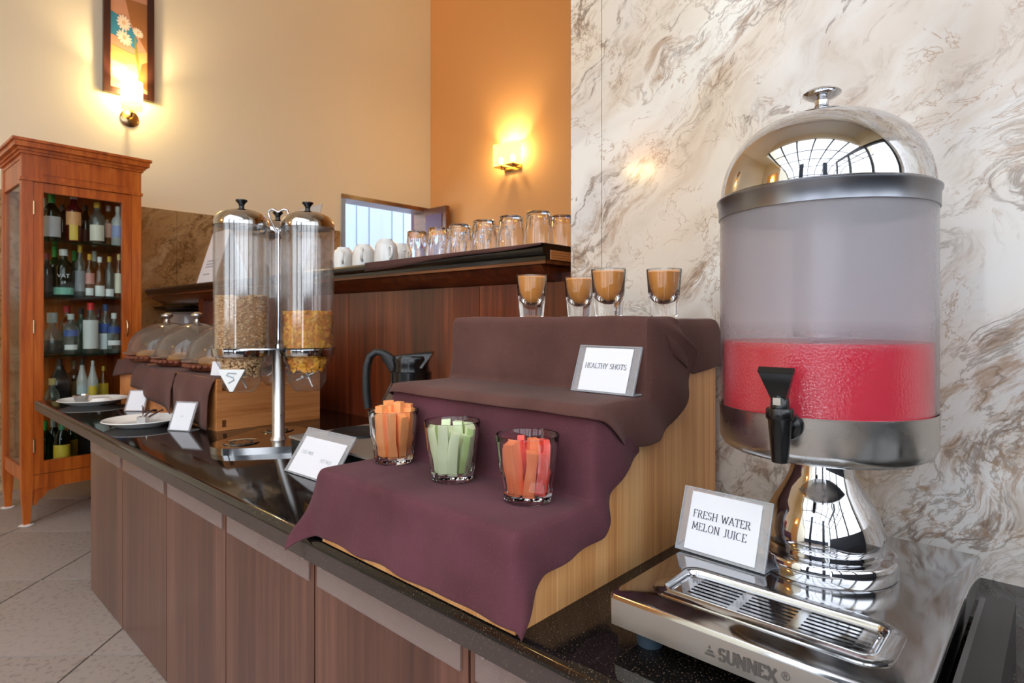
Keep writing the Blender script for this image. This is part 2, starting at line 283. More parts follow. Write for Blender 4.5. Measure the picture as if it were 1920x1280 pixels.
# ---------------------------------------------------------------- mesh helpers
class B:
    def __init__(s): s.bm = bmesh.new()
    def v(s, p): return s.bm.verts.new(p)
    def f(s, vs, mi=0):
        try:
            fc = s.bm.faces.new(vs); fc.material_index = mi; return fc
        except ValueError: return None
    def box(s, x0, x1, y0, y1, z0, z1, mi=0, mat=None):
        ps = [(x0,y0,z0),(x1,y0,z0),(x1,y1,z0),(x0,y1,z0),(x0,y0,z1),(x1,y0,z1),(x1,y1,z1),(x0,y1,z1)]
        vs = [s.v(mat @ Vector(p) if mat else p) for p in ps]
        for q in ((3,2,1,0),(4,5,6,7),(0,1,5,4),(1,2,6,5),(2,3,7,6),(3,0,4,7)): s.f([vs[i] for i in q], mi)
        return s
    def lathe(s, prof, seg=32, c=(0, 0, 0), mi=0, a0=0, a1=2*PI, rf=None):
        full = abs(a1-a0-2*PI) < 1e-6
        n = seg if full else seg+1
        rings = []
        for (r, z) in prof:
            if r < 1e-6: rings.append([s.v((c[0], c[1], c[2]+z))])
            else:
                row = []
                for i in range(n):
                    a = a0+(a1-a0)*i/seg; rr = rf(r, z, a) if rf else r
                    row.append(s.v((c[0]+rr*math.cos(a), c[1]+rr*math.sin(a), c[2]+z)))
                rings.append(row)
        for A, Bq in zip(rings, rings[1:]):
            m = n if full else n-1
            for i in range(m):
                j = (i+1) % n
                if len(A) == 1 and len(Bq) == 1: continue
                if len(A) == 1: s.f([A[0], Bq[j], Bq[i]], mi)
                elif len(Bq) == 1: s.f([A[i], A[j], Bq[0]], mi)
                else: s.f([A[i], A[j], Bq[j], Bq[i]], mi)
        return s
    def tube(s, pts, r, seg=8, mi=0, closed=False, cap=True):
        pts = [Vector(p) for p in pts]; n = len(pts); rings = []
        rs = r if isinstance(r, (list, tuple)) else [r]*n
        up = Vector((0, 0, 1)); prev = None
        for i, p in enumerate(pts):
            a = pts[i-1] if (i > 0 or closed) else p; b = pts[(i+1) % n] if (i < n-1 or closed) else p
            d = (b-a).normalized()
            u = prev if prev is not None else (up if abs(d.z) < 0.9 else Vector((1, 0, 0)))
            u = (u - d*u.dot(d)).normalized(); wv = d.cross(u); prev = u
            rings.append([s.v(p+u*rs[i]*math.cos(2*PI*k/seg)+wv*rs[i]*math.sin(2*PI*k/seg)) for k in range(seg)])
        for i in range(n if closed else n-1):
            A = rings[i]; C = rings[(i+1) % n]
            for k in range(seg): s.f([A[k], A[(k+1) % seg], C[(k+1) % seg], C[k]], mi)
        if cap and not closed: s.f(rings[0][::-1], mi); s.f(rings[-1], mi)
        return s
    def prism(s, poly, axis, a, b, mi=0):
        def P(p, t):
            return {'x': (t, p[0], p[1]), 'y': (p[0], t, p[1]), 'z': (p[0], p[1], t)}[axis]
        A = [s.v(P(p, a)) for p in poly]; C = [s.v(P(p, b)) for p in poly]; n = len(poly)
        s.f(A, mi); s.f(C[::-1], mi)
        for i in range(n): s.f([A[i], A[(i+1) % n], C[(i+1) % n], C[i]], mi)
        return s
    def grid(s, fn, nu, nv, mi=0):
        g = [[s.v(fn(i/nu, j/nv)) for j in range(nv+1)] for i in range(nu+1)]
        for i in range(nu):
            for j in range(nv): s.f([g[i][j], g[i+1][j], g[i+1][j+1], g[i][j+1]], mi)
        return s
    def ball(s, c, r, sub=1, sq=(1, 1, 1), mi=0):
        o = bmesh.ops.create_icosphere(s.bm, subdivisions=sub, radius=1)
        for q in o['verts']: q.co = Vector((c[0]+q.co.x*r*sq[0], c[1]+q.co.y*r*sq[1], c[2]+q.co.z*r*sq[2]))
        for fc in {f for q in o['verts'] for f in q.link_faces}: fc.material_index = mi
        return s
    def bevel(s, off, seg=2, ang=0.6):
        es = [e for e in s.bm.edges if len(e.link_faces) == 2 and e.calc_face_angle(0) > ang]
        bmesh.ops.bevel(s.bm, geom=es, offset=off, segments=seg, affect='EDGES', profile=0.6, clamp_overlap=True); return s
    def mesh(s, name, mats, smooth=35, normals=True):
        if normals: bmesh.ops.recalc_face_normals(s.bm, faces=s.bm.faces)
        me = bpy.data.meshes.new(name); s.bm.to_mesh(me); s.bm.free()
        for m in (mats if isinstance(mats, (list, tuple)) else [mats]): me.materials.append(M[m] if isinstance(m, str) else m)
        if smooth:
            me.polygons.foreach_set('use_smooth', [True]*len(me.polygons)); me.set_sharp_from_angle(angle=math.radians(smooth))
        return me

def link(name, me, parent=None, loc=(0, 0, 0), rot=(0, 0, 0)):
    o = bpy.data.objects.new(name, me); COL.objects.link(o); o.location = loc; o.rotation_euler = rot
    if parent: o.parent = parent
    return o
def tag(o, label, cat=None, group=None, kind=None):
    if label: o['label'] = label
    if cat: o['category'] = cat
    if group: o['group'] = group
    if kind: o['kind'] = kind
    return o
def root(name, label, cat, loc=(0, 0, 0), rot=(0, 0, 0), group=None):
    o = link(name, None, None, loc, rot); return tag(o, label, cat, group)
def part(name, b, mats, parent, smooth=35, label=None, loc=(0, 0, 0), rot=(0, 0, 0), kind=None):
    o = link(name, b.mesh(name, mats, smooth), parent, loc, rot)
    if label: o['label'] = label
    if kind: o['kind'] = kind
    return o
def thing(name, b, mats, label, cat, loc=(0, 0, 0), rot=(0, 0, 0), group=None, smooth=35):
    return tag(link(name, b.mesh(name, mats, smooth), None, loc, rot), label, cat, group)
def struct(name, b, mats, parent=None, smooth=35, label=None):
    o = link(name, b.mesh(name, mats, smooth), parent)
    if not parent: o['kind'] = 'structure'
    if label: o['label'] = label
    return o
def copy_tree(o, parent=None):
    c = o.copy(); COL.objects.link(c); c.parent = parent
    for ch in list(o.children): copy_tree(ch, c)
    return c

# ---------------------------------------------------------------- lettering (flat print)
def arc(cx, cy, rx, ry, a0, a1, n=9):
    return [(cx+rx*math.cos(math.radians(a0+(a1-a0)*i/n)), cy+ry*math.sin(math.radians(a0+(a1-a0)*i/n))) for i in range(n+1)]
GL = {
 'A': (.72, [[(.04, 0), (.36, 1), (.68, 0)], [(.16, .34), (.56, .34)]]), 'C': (.72, [arc(.38, .5, .36, .5, 50, 310, 14)]),
 'E': (.6, [[(.1, 0), (.1, 1)], [(.1, 1), (.54, 1), (.54, .86)], [(.1, .52), (.42, .52)], [(.1, 0), (.56, 0), (.56, .15)]]),
 'F': (.56, [[(.1, 0), (.1, 1)], [(.1, 1), (.52, 1), (.52, .86)], [(.1, .52), (.42, .52)]]),
 'H': (.74, [[(.1, 0), (.1, 1)], [(.64, 0), (.64, 1)], [(.1, .52), (.64, .52)]]), 'I': (.26, [[(.13, 0), (.13, 1)]]),
 'J': (.44, [[(.32, 1), (.32, .1)], [(.32, .2), (.28, .02), (.16, -.06), (.04, 0)]]),
 'L': (.56, [[(.1, 0), (.1, 1)], [(.1, 0), (.52, 0), (.52, .16)]]), 'D': (.74, [[(.1, 0), (.1, 1)], [(.1, 1)]+arc(.26, .5, .4, .5, 90, -90)+[(.1, 0)]]),
 'K': (.68, [[(.1, 0), (.1, 1)], [(.6, 1), (.1, .45)], [(.26, .6), (.62, 0)]]),
 'M': (.9, [[(.1, 0), (.14, 1)], [(.14, 1), (.45, .2), (.76, 1)], [(.76, 1), (.8, 0)]]), 'N': (.78, [[(.1, 0), (.1, 1)], [(.1, 1), (.66, 0)], [(.66, 0), (.66, 1)]]),
 'O': (.8, [arc(.4, .5, .34, .5, 0, 360, 18)]),
 'R': (.68, [[(.1, 0), (.1, 1)], [(.1, 1)]+arc(.3, .76, .24, .24, 90, -90)+[(.1, .52)], [(.32, .52), (.64, 0)]]),
 'S': (.56, [arc(.27, .74, .22, .26, 35, 230, 10)+arc(.27, .25, .24, .27, 60, -150, 10)]),
 'T': (.64, [[(.32, 0), (.32, 1)], [(.04, .86), (.04, 1), (.6, 1), (.6, .86)]]), 'U': (.74, [[(.1, 1)]+arc(.37, .3, .27, .3, 180, 360)+[(.64, 1)]]),
 'W': (1.0, [[(.04, 1), (.28, 0), (.5, .85), (.72, 0), (.96, 1)]]), 'Y': (.68, [[(.04, 1), (.34, .46), (.64, 1)], [(.34, .46), (.34, 0)]]),
 'X': (.74, [[(.06, 0), (.66, 1)], [(.06, 1), (.66, 0)]]), ' ': (.36, [])}
def letters(b, text, h, x0, z0, y=0.0, thick=0.09, serif=True, mi=0, center=True):
    """serif capitals as flat quads in the XZ plane"""
    width = sum(GL[c][0]+.12 for c in text)*h
    x = x0-(width/2 if center else 0); cnt = [0]
    def quad(p, q, wd):
        d = Vector((q[0]-p[0], q[1]-p[1])); l = d.length
        if l < 1e-6: return
        d /= l; n = Vector((-d.y, d.x))*wd/2; e = d*wd*0.3
        pts = [(p[0]-e.x+n.x, p[1]-e.y+n.y), (q[0]+e.x+n.x, q[1]+e.y+n.y), (q[0]+e.x-n.x, q[1]+e.y-n.y), (p[0]-e.x-n.x, p[1]-e.y-n.y)]
        cnt[0] += 1; yy = y-cnt[0]*4e-6
        b.f([b.v((x+u*h, yy, z0+w_*h)) for u, w_ in pts], mi)
    for c in text:
        adv, strokes = GL[c]
        for st in strokes:
            for p, q in zip(st, st[1:]):
                vert = abs(q[1]-p[1]) > abs(q[0]-p[0])
                quad(p, q, thick*(1.15 if vert else 0.6))
            if serif and len(st) > 1:
                for e, o in ((st[0], st[1]), (st[-1], st[-2])):
                    if abs(e[1]-round(e[1])) < .01 and abs(o[1]-e[1]) > abs(o[0]-e[0])*1.2: quad((e[0]-.12, e[1]), (e[0]+.12, e[1]), .05)
        x += (adv+.12)*h
    return b
def font_mesh(name, text, size, mat, offset=0.0, extrude=0.0):
    cu = bpy.data.curves.new(name, 'FONT'); cu.body = text; cu.size = size; cu.align_x = 'CENTER'; cu.align_y = 'CENTER'
    cu.offset = offset; cu.extrude = extrude; cu.resolution_u = 3
    o = bpy.data.objects.new(name, cu); COL.objects.link(o)
    me = bpy.data.meshes.new_from_object(o.evaluated_get(bpy.context.evaluated_depsgraph_get()))
    bpy.data.objects.remove(o); bpy.data.curves.remove(cu)
    me.materials.clear(); me.materials.append(M[mat]); return me

# ================================================================ the room
XC, YO, YM, ZCEIL = -4.25, 3.47, 1.03, 4.3
b = B(); b.box(-6.5, 3.2, -6.2, 3.7, -0.12, -0.005); floor = struct('floor', b, 'grout', smooth=0)
e1 = Vector((-.7071, .7071, 0)); e2 = Vector((.7071, .7071, 0)); TS = 0.5
c1 = onz(273, 1226, 0).dot(e1); c2 = onz(190, 1211, 0).dot(e2)
b = B(); h = TS/2-0.003; b.box(-h, h, -h, h, -0.0049, 0.0); b.bevel(0.002, 1); tile_me = b.mesh('floor_tile', 'floor_tile', 0)
for i in range(-12, 14):
    for j in range(-12, 14):
        p = e1*(c1+(i+.5)*TS)+e2*(c2+(j+.5)*TS)
        if -4.6 < p.x < 1.4 and -2.9 < p.y < 0.95:
            link('floor_tile', tile_me, floor, p, (0, 0, PI/4))
YG = -0.30
b = B(); b.box(XC-.2, 3.2, YG, YO+.2, ZCEIL, ZCEIL+.1); b.box(XC-.2, -2.2, -2.7, YG, ZCEIL, ZCEIL+.1); struct('ceiling', b, 'white_paint', smooth=0)
# left cream wall with the doorway
DY0, DY1, DZ = onX(640, 363, XC).y, YO-0.02, 1.94
b = B(); b.box(XC-.18, XC, -2.7, DY0, 0, ZCEIL); b.box(XC-.18, XC, DY0, DY1, DZ, ZCEIL); b.box(XC-.18, XC, DY1, YO-.001, 0, ZCEIL)
wall_left = struct('wall_left', b, 'cream', smooth=0)
# marble dado slabs on the cream wall
dz = onX(265, 388, XC).z
ys = [-0.2, 0.7, 1.35, 1.95, DY0-.02]
for y0, y1 in zip(ys, ys[1:]):
    b = B(); b.box(XC+.001, XC+.016, y0+.001, y1-.001, 0, dz); b.bevel(.002, 1); struct('marble_slab', b, 'marble_dado', wall_left)
b = B(); b.box(3.08, 3.2, YM+.181, YO-.001, 0, ZCEIL); struct('wall_end', b, 'cream', smooth=0)
b = B(); b.box(XC-.1, 3.2, YO, YO+.18, 0, ZCEIL); struct('wall_back', b, 'orange', smooth=0)
# right wall faced with marble slabs
XM = onY(1070, 600, YM).x; XJ = onY(1128, 600, YM).x
b = B(); b.box(XM+.012, 3.2, YM+.012, YM+.18, 0, ZCEIL); wall_right = struct('wall_right', b, 'white_paint', smooth=0)
for x0, x1 in ((XM, XJ), (XJ, 0.35), (0.35, 1.4), (1.4, 3.2)):
    b = B(); b.box(x0+.0008, x1-.0008, YM, YM+.0119, 0.0, ZCEIL-.01); b.bevel(.0012, 1); struct('marble_slab', b, 'marble', wall_right)
b = B(); b.box(XM, XM+.0119, YM+.0121, YM+.18, 0, ZCEIL-.01); struct('marble_return', b, 'marble', wall_right, smooth=0)
# wall behind the camera: cream with an orange bay, then the glazed conservatory
b = B(); b.box(XC-.2, -2.2, -2.75, -2.6, 0, ZCEIL); struct('wall_front', b, 'cream', smooth=0)
b = B(); b.box(-3.35, -2.2, -2.599, -2.58, 0, 2.7); struct('wall_front_bay', b, 'orange', smooth=0)
b = B(); b.box(-2.2, -2.08, -6.0, -2.58, 0, 3.0); struct('wall_return', b, 'cream', smooth=0)
b = B(); b.box(-2.2, 3.2, YG-.12, YG, 3.25, ZCEIL); struct('trim_1', b, 'cream', smooth=0)
b = B(); b.box(-2.2, -2.09, -2.58, YG-.121, 3.05, ZCEIL); struct('trim_2', b, 'cream', smooth=0)
cons = root('conservatory_frame', 'dark framed glass conservatory roof seen mirrored in the steel lid', 'roof frame')
for k in range(9):
    x = -2.05+k*0.65
    b = B(); b.tube([(x, YG-.06, 3.22), (x, -3.4, 3.0), (x, -5.9, 2.2)], 0.035, 6); part('rafter', b, 'bar_iron', cons)
for y, z in ((-1.25, 3.15), (-2.2, 3.08), (-3.4, 3.0), (-4.6, 2.62), (-5.9, 2.2)):
    b = B(); b.tube([(-2.08, y, z), (3.2, y, z)], 0.03, 6); part('purlin', b, 'bar_iron', cons)
for x in (-2.05, -0.75, 0.55, 1.85, 3.15):
    b = B(); b.box(x-.04, x+.04, -5.95, -5.87, 0, 2.2); part('mullion', b, 'bar_iron', cons, 0)
b = B(); b.box(-2.08, 3.2, -5.98, -5.86, 0, 0.9); struct('wall_low_added', b, 'slate', smooth=0)  # unseen dark low wall, added to darken reflections in the steel
b = B(); b.box(1.7, 1.82, -2.6, YM-.001, 0, 1.15); struct('wall_side_added', b, 'slate', smooth=0)  # dark wall out of view, added so the metal mirrors something dark
sw = link('window_1', None); sw['kind'] = 'structure'; sw['label'] = 'tall side window with dark frame'
for y in (-2.55, -1.3, -.1, YM-.06):
    b = B(); b.box(1.71, 1.81, y-.05, y+.05, 1.1501, 2.9); part('window_post', b, 'bar_iron', sw, 0)
b = B(); b.box(1.71, 1.81, -2.6, YM-.001, 2.9001, 3.05); part('window_head', b, 'bar_iron', sw, 0)
b = B(); b.box(1.71, 1.81, YG+.001, YM-.001, 3.0501, ZCEIL); struct('wall_side_upper', b, 'cream', smooth=0)
for x in (-.55, 1.0):
    b = B(); b.box(x-.13, x+.13, -2.95, -2.7, 0, 3.0); struct('pillar_added', b, 'slate', smooth=0)  # invented pillars behind the camera, put in to darken the reflections

# doorway: lining, folded leaf, pale blue yard wall beyond
dr = link('door_1', None); dr['kind'] = 'structure'; dr['label'] = 'doorway in the cream wall with brown lining'
b = B(); b.box(XC-.18, XC+.012, DY0, DY1, DZ-.035, DZ-.0005); part('lintel', b, 'copper_trim', dr, 0)
b = B(); b.box(XC-.18, XC+.012, DY0+.0005, DY0+.03, 0, DZ-.036); part('jamb', b, 'blue_wall', dr, 0)
b = B(); b.box(XC-.18, XC+.012, DY1-.03, DY1-.0005, 0, DZ-.036); part('jamb', b, 'copper_trim', dr, 0)
b = B(); b.box(0, .30, -.02, .02, 0.01, DZ-.02); b.bevel(.003, 1)
lp = part('leaf_board', b, 'copper_trim', dr, 0, loc=(XC+.02, YO-.075, 0))
b = B(); b.box(.03, .25, -.026, -.0201, .2, DZ-.08); part('leaf_panel', b, 'plum_panel', dr, 0, loc=(XC+.02, YO-.075, 0))
yard = link('wall_yard', None); yard['kind'] = 'structure'; yard['label'] = 'pale blue boarded wall seen through the doorway'
for k in range(16):
    y0 = 2.6+k*0.16; b = B(); b.box(-5.9, -5.86+(k % 3)*.008, y0, y0+.152, 0, 2.6); part('board', b, 'blue_wall', yard, 0)
b = B(); b.box(-5.3, -5.15, 4.05, 4.30, 0, 2.6); part('post', b, 'plum', yard, 0)

# ================================================================ buffet counter
YF = 0.483; XL = -3.28; YB = 1.218; PY = 0.515
wt = root('worktop', 'black polished granite worktop running along the brown buffet counter', 'worktop', (XL, YF, ZT))
b = B()
YW = YM-.0005
prof = [(YW-YF, 0), (.012, 0), (.006, -.0015), (.002, -.005), (0, -.011), (.0, -.04), (YW-YF, -.04)]
b.prism([(p[0], p[1]) for p in prof], 'x', 0, 4.4); part('slab', b, ['granite'], wt, 30)
b = B(); b.box(0, XM-.002-XL, YW-YF, YB-YF, -.04, 0); part('rear_slab', b, 'granite', wt, 0)
b = B(); b.box(-.0012, 4.4, -.0012, .0, -.0398, -.013); part('edge_band', b, 'granite_edge', wt, 0, 'matt brown-grey front edge')
b = B(); b.prism([(0, 0), (-.004, -.004), (-.004, -.012), (0, -.013)], 'x', 0, 4.4); part('bullnose', b, 'granite', wt, 60)

seams = [-2.47, -2.084, -1.69, -1.315, -.941, -.554, -.17, .22, .6]
where = {0: 'standing at the far end under the plates', 1: 'below the cereal dispenser', 2: 'below the purple cloth', 3: 'below the juice dispenser'}
for u in range(4):
    x0, xm, x1 = seams[2*u], seams[2*u+1], seams[2*u+2]
    r = root('counter_cabinet', 'brown laminate counter cabinet with two flat doors, '+where[u], 'cabinet', ((x0+x1)/2, PY, 0), group='counter cabinets')
    ox = (x0+x1)/2
    b = B(); b.box(x0-ox+.002, x1-ox-.002, .019, YM-PY-.03, 0.002, ZT-.0405); part('carcass', b, 'counter_wood', r, 0)
    for d0, d1 in ((x0, xm), (xm, x1)):
        b = B(); b.box(d0-ox+.0022, d1-ox-.0022, 0, .0185, .004, ZT-.044); b.bevel(.0012, 1)
        dd = part('door', b, 'counter_wood', r, 0)
        b = B(); b.box(d0-ox+.014, d1-ox-.014, -.0035, -.0005, ZT-.098, ZT-.046); b.bevel(.0006, 1)
        part('acrylic_strip', b, 'strip', dd, 0, 'clear acrylic strip screwed to the door')
        for sx in (d0-ox+.03, d1-ox-.03):
            b = B(); b.lathe([(0, .0035), (.004, .003), (.0055, 0)], 12); part('screw', b, 'chrome', dd, loc=(sx, -.0036, ZT-.060), rot=(PI/2, 0, 0))

# ================================================================ bar behind the counter
YP = 1.22; XE = -0.95; ZB = 1.12; YS = 1.128
bar = root('back_bar', 'dark wooden back bar with black moulded top behind the buffet', 'bar', (-2.2, YP, 0))
def bx(x): return x+2.2
def by(y): return y-YP
ed = [-3.39, -2.68, -1.975, -1.27, -.83]
for x0, x1 in zip(ed, ed[1:]):
    b = B(); b.box(bx(x0)+.0015, bx(x1)-.0015, 0, .02, .0, 1.03); b.bevel(.001, 1); part('front_panel', b, 'bar_wood', bar, 0)
b = B(); b.box(bx(-3.40), bx(-3.33), -.03, .3, 0, 1.055); part('post', b, 'bar_wood', bar, 0)
b = B(); b.box(bx(-3.33), bx(-.83), .0205, .45, 0, 1.055); part('carcass', b, 'bar_wood', bar, 0)
b = B(); b.box(bx(-4.22), bx(-3.41), -.02, .45, 0, .80); part('low_ledge', b, 'bar_wood', bar, 0)
prof = [(by(1.72), ZB), (by(YS)+.012, ZB), (by(YS)+.003, ZB-.004), (by(YS), ZB-.013), (by(YS)+.004, ZB-.024), (by(YS)+.012, ZB-.03), (by(YS)+.012, ZB-.040), (by(1.72), ZB-.04)]
b = B(); b.prism(prof, 'x', bx(-4.10), bx(XE)); part('top_slab', b, 'shelf_black', bar, 50)
b = B(); b.box(bx(-4.10), bx(XE)-.002, by(YS)+.014, by(1.72), ZB-.0485, ZB-.0401); part('trim_strip', b, 'copper_trim', bar, 0, 'thin brown strip under the black top')
b = B(); b.prism([(by(1.5), ZB-.049), (by(YS)+.03, ZB-.049), (by(YS)+.042, ZB-.066), (0.0, ZB-.089), (by(1.5), ZB-.089)], 'x', bx(-4.08), bx(XE)-.03); part('moulding', b, 'bar_wood', bar, 50)
b = B()
for k in range(4): b.box(bx(XE)+.0002, bx(XE)+.003, by(YS)+.03, by(1.40), ZB-.0385+k*.0062, ZB-.0385+k*.0062+.0055)
part('end_grain', b, 'crate_wood', bar, 0, 'layered plywood end')

# ---- stepped display riser (three steps)
XA, XB = -.865, -.45
Y1, Y2, Y3, Y4 = .487, .633, .770, 1.0
S1, S2, S3 = .112, .232, .348
rs = root('stepped_riser', 'three-step bamboo display riser standing on the granite worktop', 'display riser', (XA, Y1, ZT))
poly = [(0, 0), (Y4-Y1, 0), (Y4-Y1, S3), (Y3-Y1, S3), (Y3-Y1, S2), (Y2-Y1, S2), (Y2-Y1, S1), (0, S1)]
Lr = XB-XA
for x0 in (0, Lr-.014):
    b = B(); b.prism(poly, 'x', x0, x0+.014); b.bevel(.0012, 1); part('side_panel', b, 'bamboo', rs, 0)
for (ya, yb, z) in ((Y1, Y2, S1), (Y2, Y3, S2), (Y3, Y4, S3)):
    b = B(); b.box(.0142, Lr-.0142, ya-Y1+.013, yb-Y1+.012 if yb < Y4 else yb-Y1, z-.013, z); part('tread', b, 'bamboo', rs, 0)
for (y, z0, z1) in ((Y1, 0, S1), (Y2, S1, S2), (Y3, S2, S3)):
    b = B(); b.box(.0142, Lr-.0142, y-Y1, y-Y1+.0128, z0+(.0002 if z0 else 0), z1); part('riser_board', b, 'bamboo', rs, 0)
b = B(); b.box(.0142, Lr-.0142, Y4-Y1-.0128, Y4-Y1, 0, S3-.0135); part('back_board', b, 'bamboo', rs, 0)

# ---- cloths over the riser
def resample(pts, n):
    pts = [Vector(p) for p in pts]; d = [0]
    for a, c in zip(pts, pts[1:]): d.append(d[-1]+(c-a).length)
    out = []
    for i in range(n+1):
        s = d[-1]*i/n; k = 0
        while k < len(d)-2 and d[k+1] < s: k += 1
        f = (s-d[k])/max(1e-9, d[k+1]-d[k]); out.append(pts[k].lerp(pts[k+1], min(1, f)))
    return out
def rnd(pts, r=.005, n=4):
    """round the inner corners of a 2D profile"""
    pts = [Vector(p) for p in pts]; out = [pts[0]]
    for a, p, c in zip(pts, pts[1:], pts[2:]):
        u = (a-p).normalized(); v = (c-p).normalized(); rr = min(r, (a-p).length*.45, (c-p).length*.45)
        A = p+u*rr; C = p+v*rr
        for i in range(n+1):
            t = i/n; out.append(A*(1-t)**2+p*2*t*(1-t)+C*t*t)
    return out+[pts[-1]]
EPS = .0026
def wob(x, y, z, a=.0016):
    return a*(math.sin(x*41+y*17)+math.sin(y*53-z*37+1.3)*.7+math.sin(x*23+z*61+.6)*.8)
def drape(name, prof, sil_r, sil_l, label, mat, nx=34, skirt=9, hem=None, flare_r=.010, flare_l=.03):
    """prof: (y, z) line over the steps, sil_r / sil_l: same-length lists of hanging edge points (y, z) at each side"""
    n = len(prof); bm = B(); rows = []
    for i, p in enumerate(prof):
        row = []
        if sil_l:
            q = sil_l[i]
            for j in range(skirt, 0, -1):
                t = j/skirt; e = t*t*(3-2*t)*.5+t*.5
                x = XA-EPS-flare_l*t-.012*math.sin(t*PI)+.004*math.sin(i*.5+t*3)*t
                row.append((x, p.x+(q.x-p.x)*e, p.y+(q.y-p.y)*t))
        for k in range(nx+1):
            x = XA-EPS+(XB-XA+2*EPS)*k/nx
            y, z = p.x, p.y
            if hem and i < hem:
                f = (1-i/hem); z += .0016*math.sin(k*.55)*f; y -= .002*f*(1+math.sin(k*.8))
            row.append((x, y-abs(wob(x, y, z, .0007)), z+abs(wob(x, y, z, .0007))))
        if sil_r:
            q = sil_r[i]
            for j in range(1, skirt+1):
                t = j/skirt
                x = XB+EPS+.0015+flare_r*t*(.6+.4*math.sin(i*.55))+.004*math.sin(t*PI)
                row.append((x, p.x+(q.x-p.x)*t, p.y+(q.y-p.y)*t))
        rows.append(row)
    vs = [[bm.v((x-XA, y-Y1, z)) for x, y, z in r] for r in rows]
    for A, C in zip(vs, vs[1:]):
        for k in range(len(A)-1): bm.f([A[k], A[k+1], C[k+1], C[k]])
    bmesh.ops.recalc_face_normals(bm.bm, faces=bm.bm.faces)
    o = thing(name, bm, mat, label, 'cloth', (XA, Y1, ZT), smooth=60, group=None)
    md = o.modifiers.new('thick', 'SOLIDIFY'); md.thickness = .0016; md.offset = 1
    sb = o.modifiers.new('soft', 'SUBSURF'); sb.levels = 1; sb.render_levels = 1
    return o
nP = 44
pf = rnd([(Y1-.006, .010), (Y1-EPS*1.5, S1+EPS), (Y2-EPS*1.5, S1+EPS), (Y2-EPS*1.5, S2+EPS), (Y2+.055, S2+EPS)])
pf = resample(pf, nP)
sr = resample([(.484, -.004), (.490, .012), (.512, .042), (.530, .058), (.56, .062), (.60, .064), (.641, .070), (.659, .087), (.663, .122), (.697, .146), (.739, .165)], nP)
sl = resample([(.452, -.022), (.46, -.002), (.47, .006), (.52, .012), (.56, .016), (.60, .02), (.63, .03), (.645, .06), (.66, .10), (.68, .14), (.70, .16)], nP)
# order of the silhouettes follows the profile from the front hem to the back
drape('purple_cloth', pf, sr, sl, 'purple-brown cotton cloth draped over the lowest step under the tumblers', 'cloth_purple', hem=14, flare_l=.055)
pf = rnd([(Y2-.012, S2-.008), (Y2-.008, S2+EPS*2.4), (Y3-EPS*1.6, S2+EPS*2.4), (Y3-EPS*1.6, S3+EPS*2.2), (Y3+.07, S3+EPS*2.2)], .005)
pf = resample(pf, nP)
sr = resample([(.652, .218), (.672, .192), (.697, .177), (.742, .172), (.787, .177), (.832, .195), (.872, .2325), (.889, .264), (.905, .296), (.865, .322), (.845, .347)], nP)
sl = resample([(.64, .215), (.66, .20), (.69, .19), (.72, .185), (.75, .19), (.77, .20), (.80, .22), (.82, .25), (.83, .28), (.84, .31), (.85, .345)], nP)
drape('brown_cloth', pf, sr, sl, 'brown cotton cloth draped over the middle step under the healthy shots card', 'cloth_brown', flare_r=.014, flare_l=.02)
pf = resample([(Y3+.02, S3+EPS*.9), (Y4+.006, S3+EPS*.9), (Y4+.010, S3-.03), (Y4+.012, S3-.06)], 20)
sr = resample([(Y3+.055, S3-.05), (.90, .262), (.95, .268), (.985, .272), (1.008, .268), (1.014, .27)], 20)
drape('top_cloth', pf, sr, None, 'brown cotton cloth covering the top step under the orange shot glasses', 'cloth_brown', flare_r=.008, skirt=7)

# ================================================================ glassware
def facet(n):
    def rf(apo):
        def f(a): m = (a % (2*PI/n))-PI/n; return apo/math.cos(m)
        return f
    return rf
def tumbler_mesh(h=.086, rt=.0415, rb=.031, n=10, seg=60):
    fr = facet(n); bm = B()
    def outer(t): return rb+(rt-rb)*t**0.9
    def rf(r, z, a):
        t = z/h
        if r > outer(t)-.0005 and t < .62: return min(r, fr(outer(t)*.935 + max(0, t-.40)*.02)(a))
        return r
    prof = [(0, 0.001), (rb*.86, 0.0), (rb, .002)]+[(outer(t), h*t) for t in (.06, .12, .2, .3, .4, .48, .54, .58, .62, .68, .8, .9, .985)]
    prof += [(rt-.0006, h), (rt-.0016, h-.0006)]
    th = .0024
    prof += [(outer(t)-th-(.62-t)*.004*(t < .62), h*t) for t in (.9, .75, .6, .45, .3, .17)]+[(rb*.66, .0105), (rb*.3, .0095), (0, .0095)]
    bm.lathe(prof, seg, rf=rf); return bm.mesh('tumbler', 'glass', 30)
tum = tumbler_mesh()
ZS1 = ZT+S1+.0052
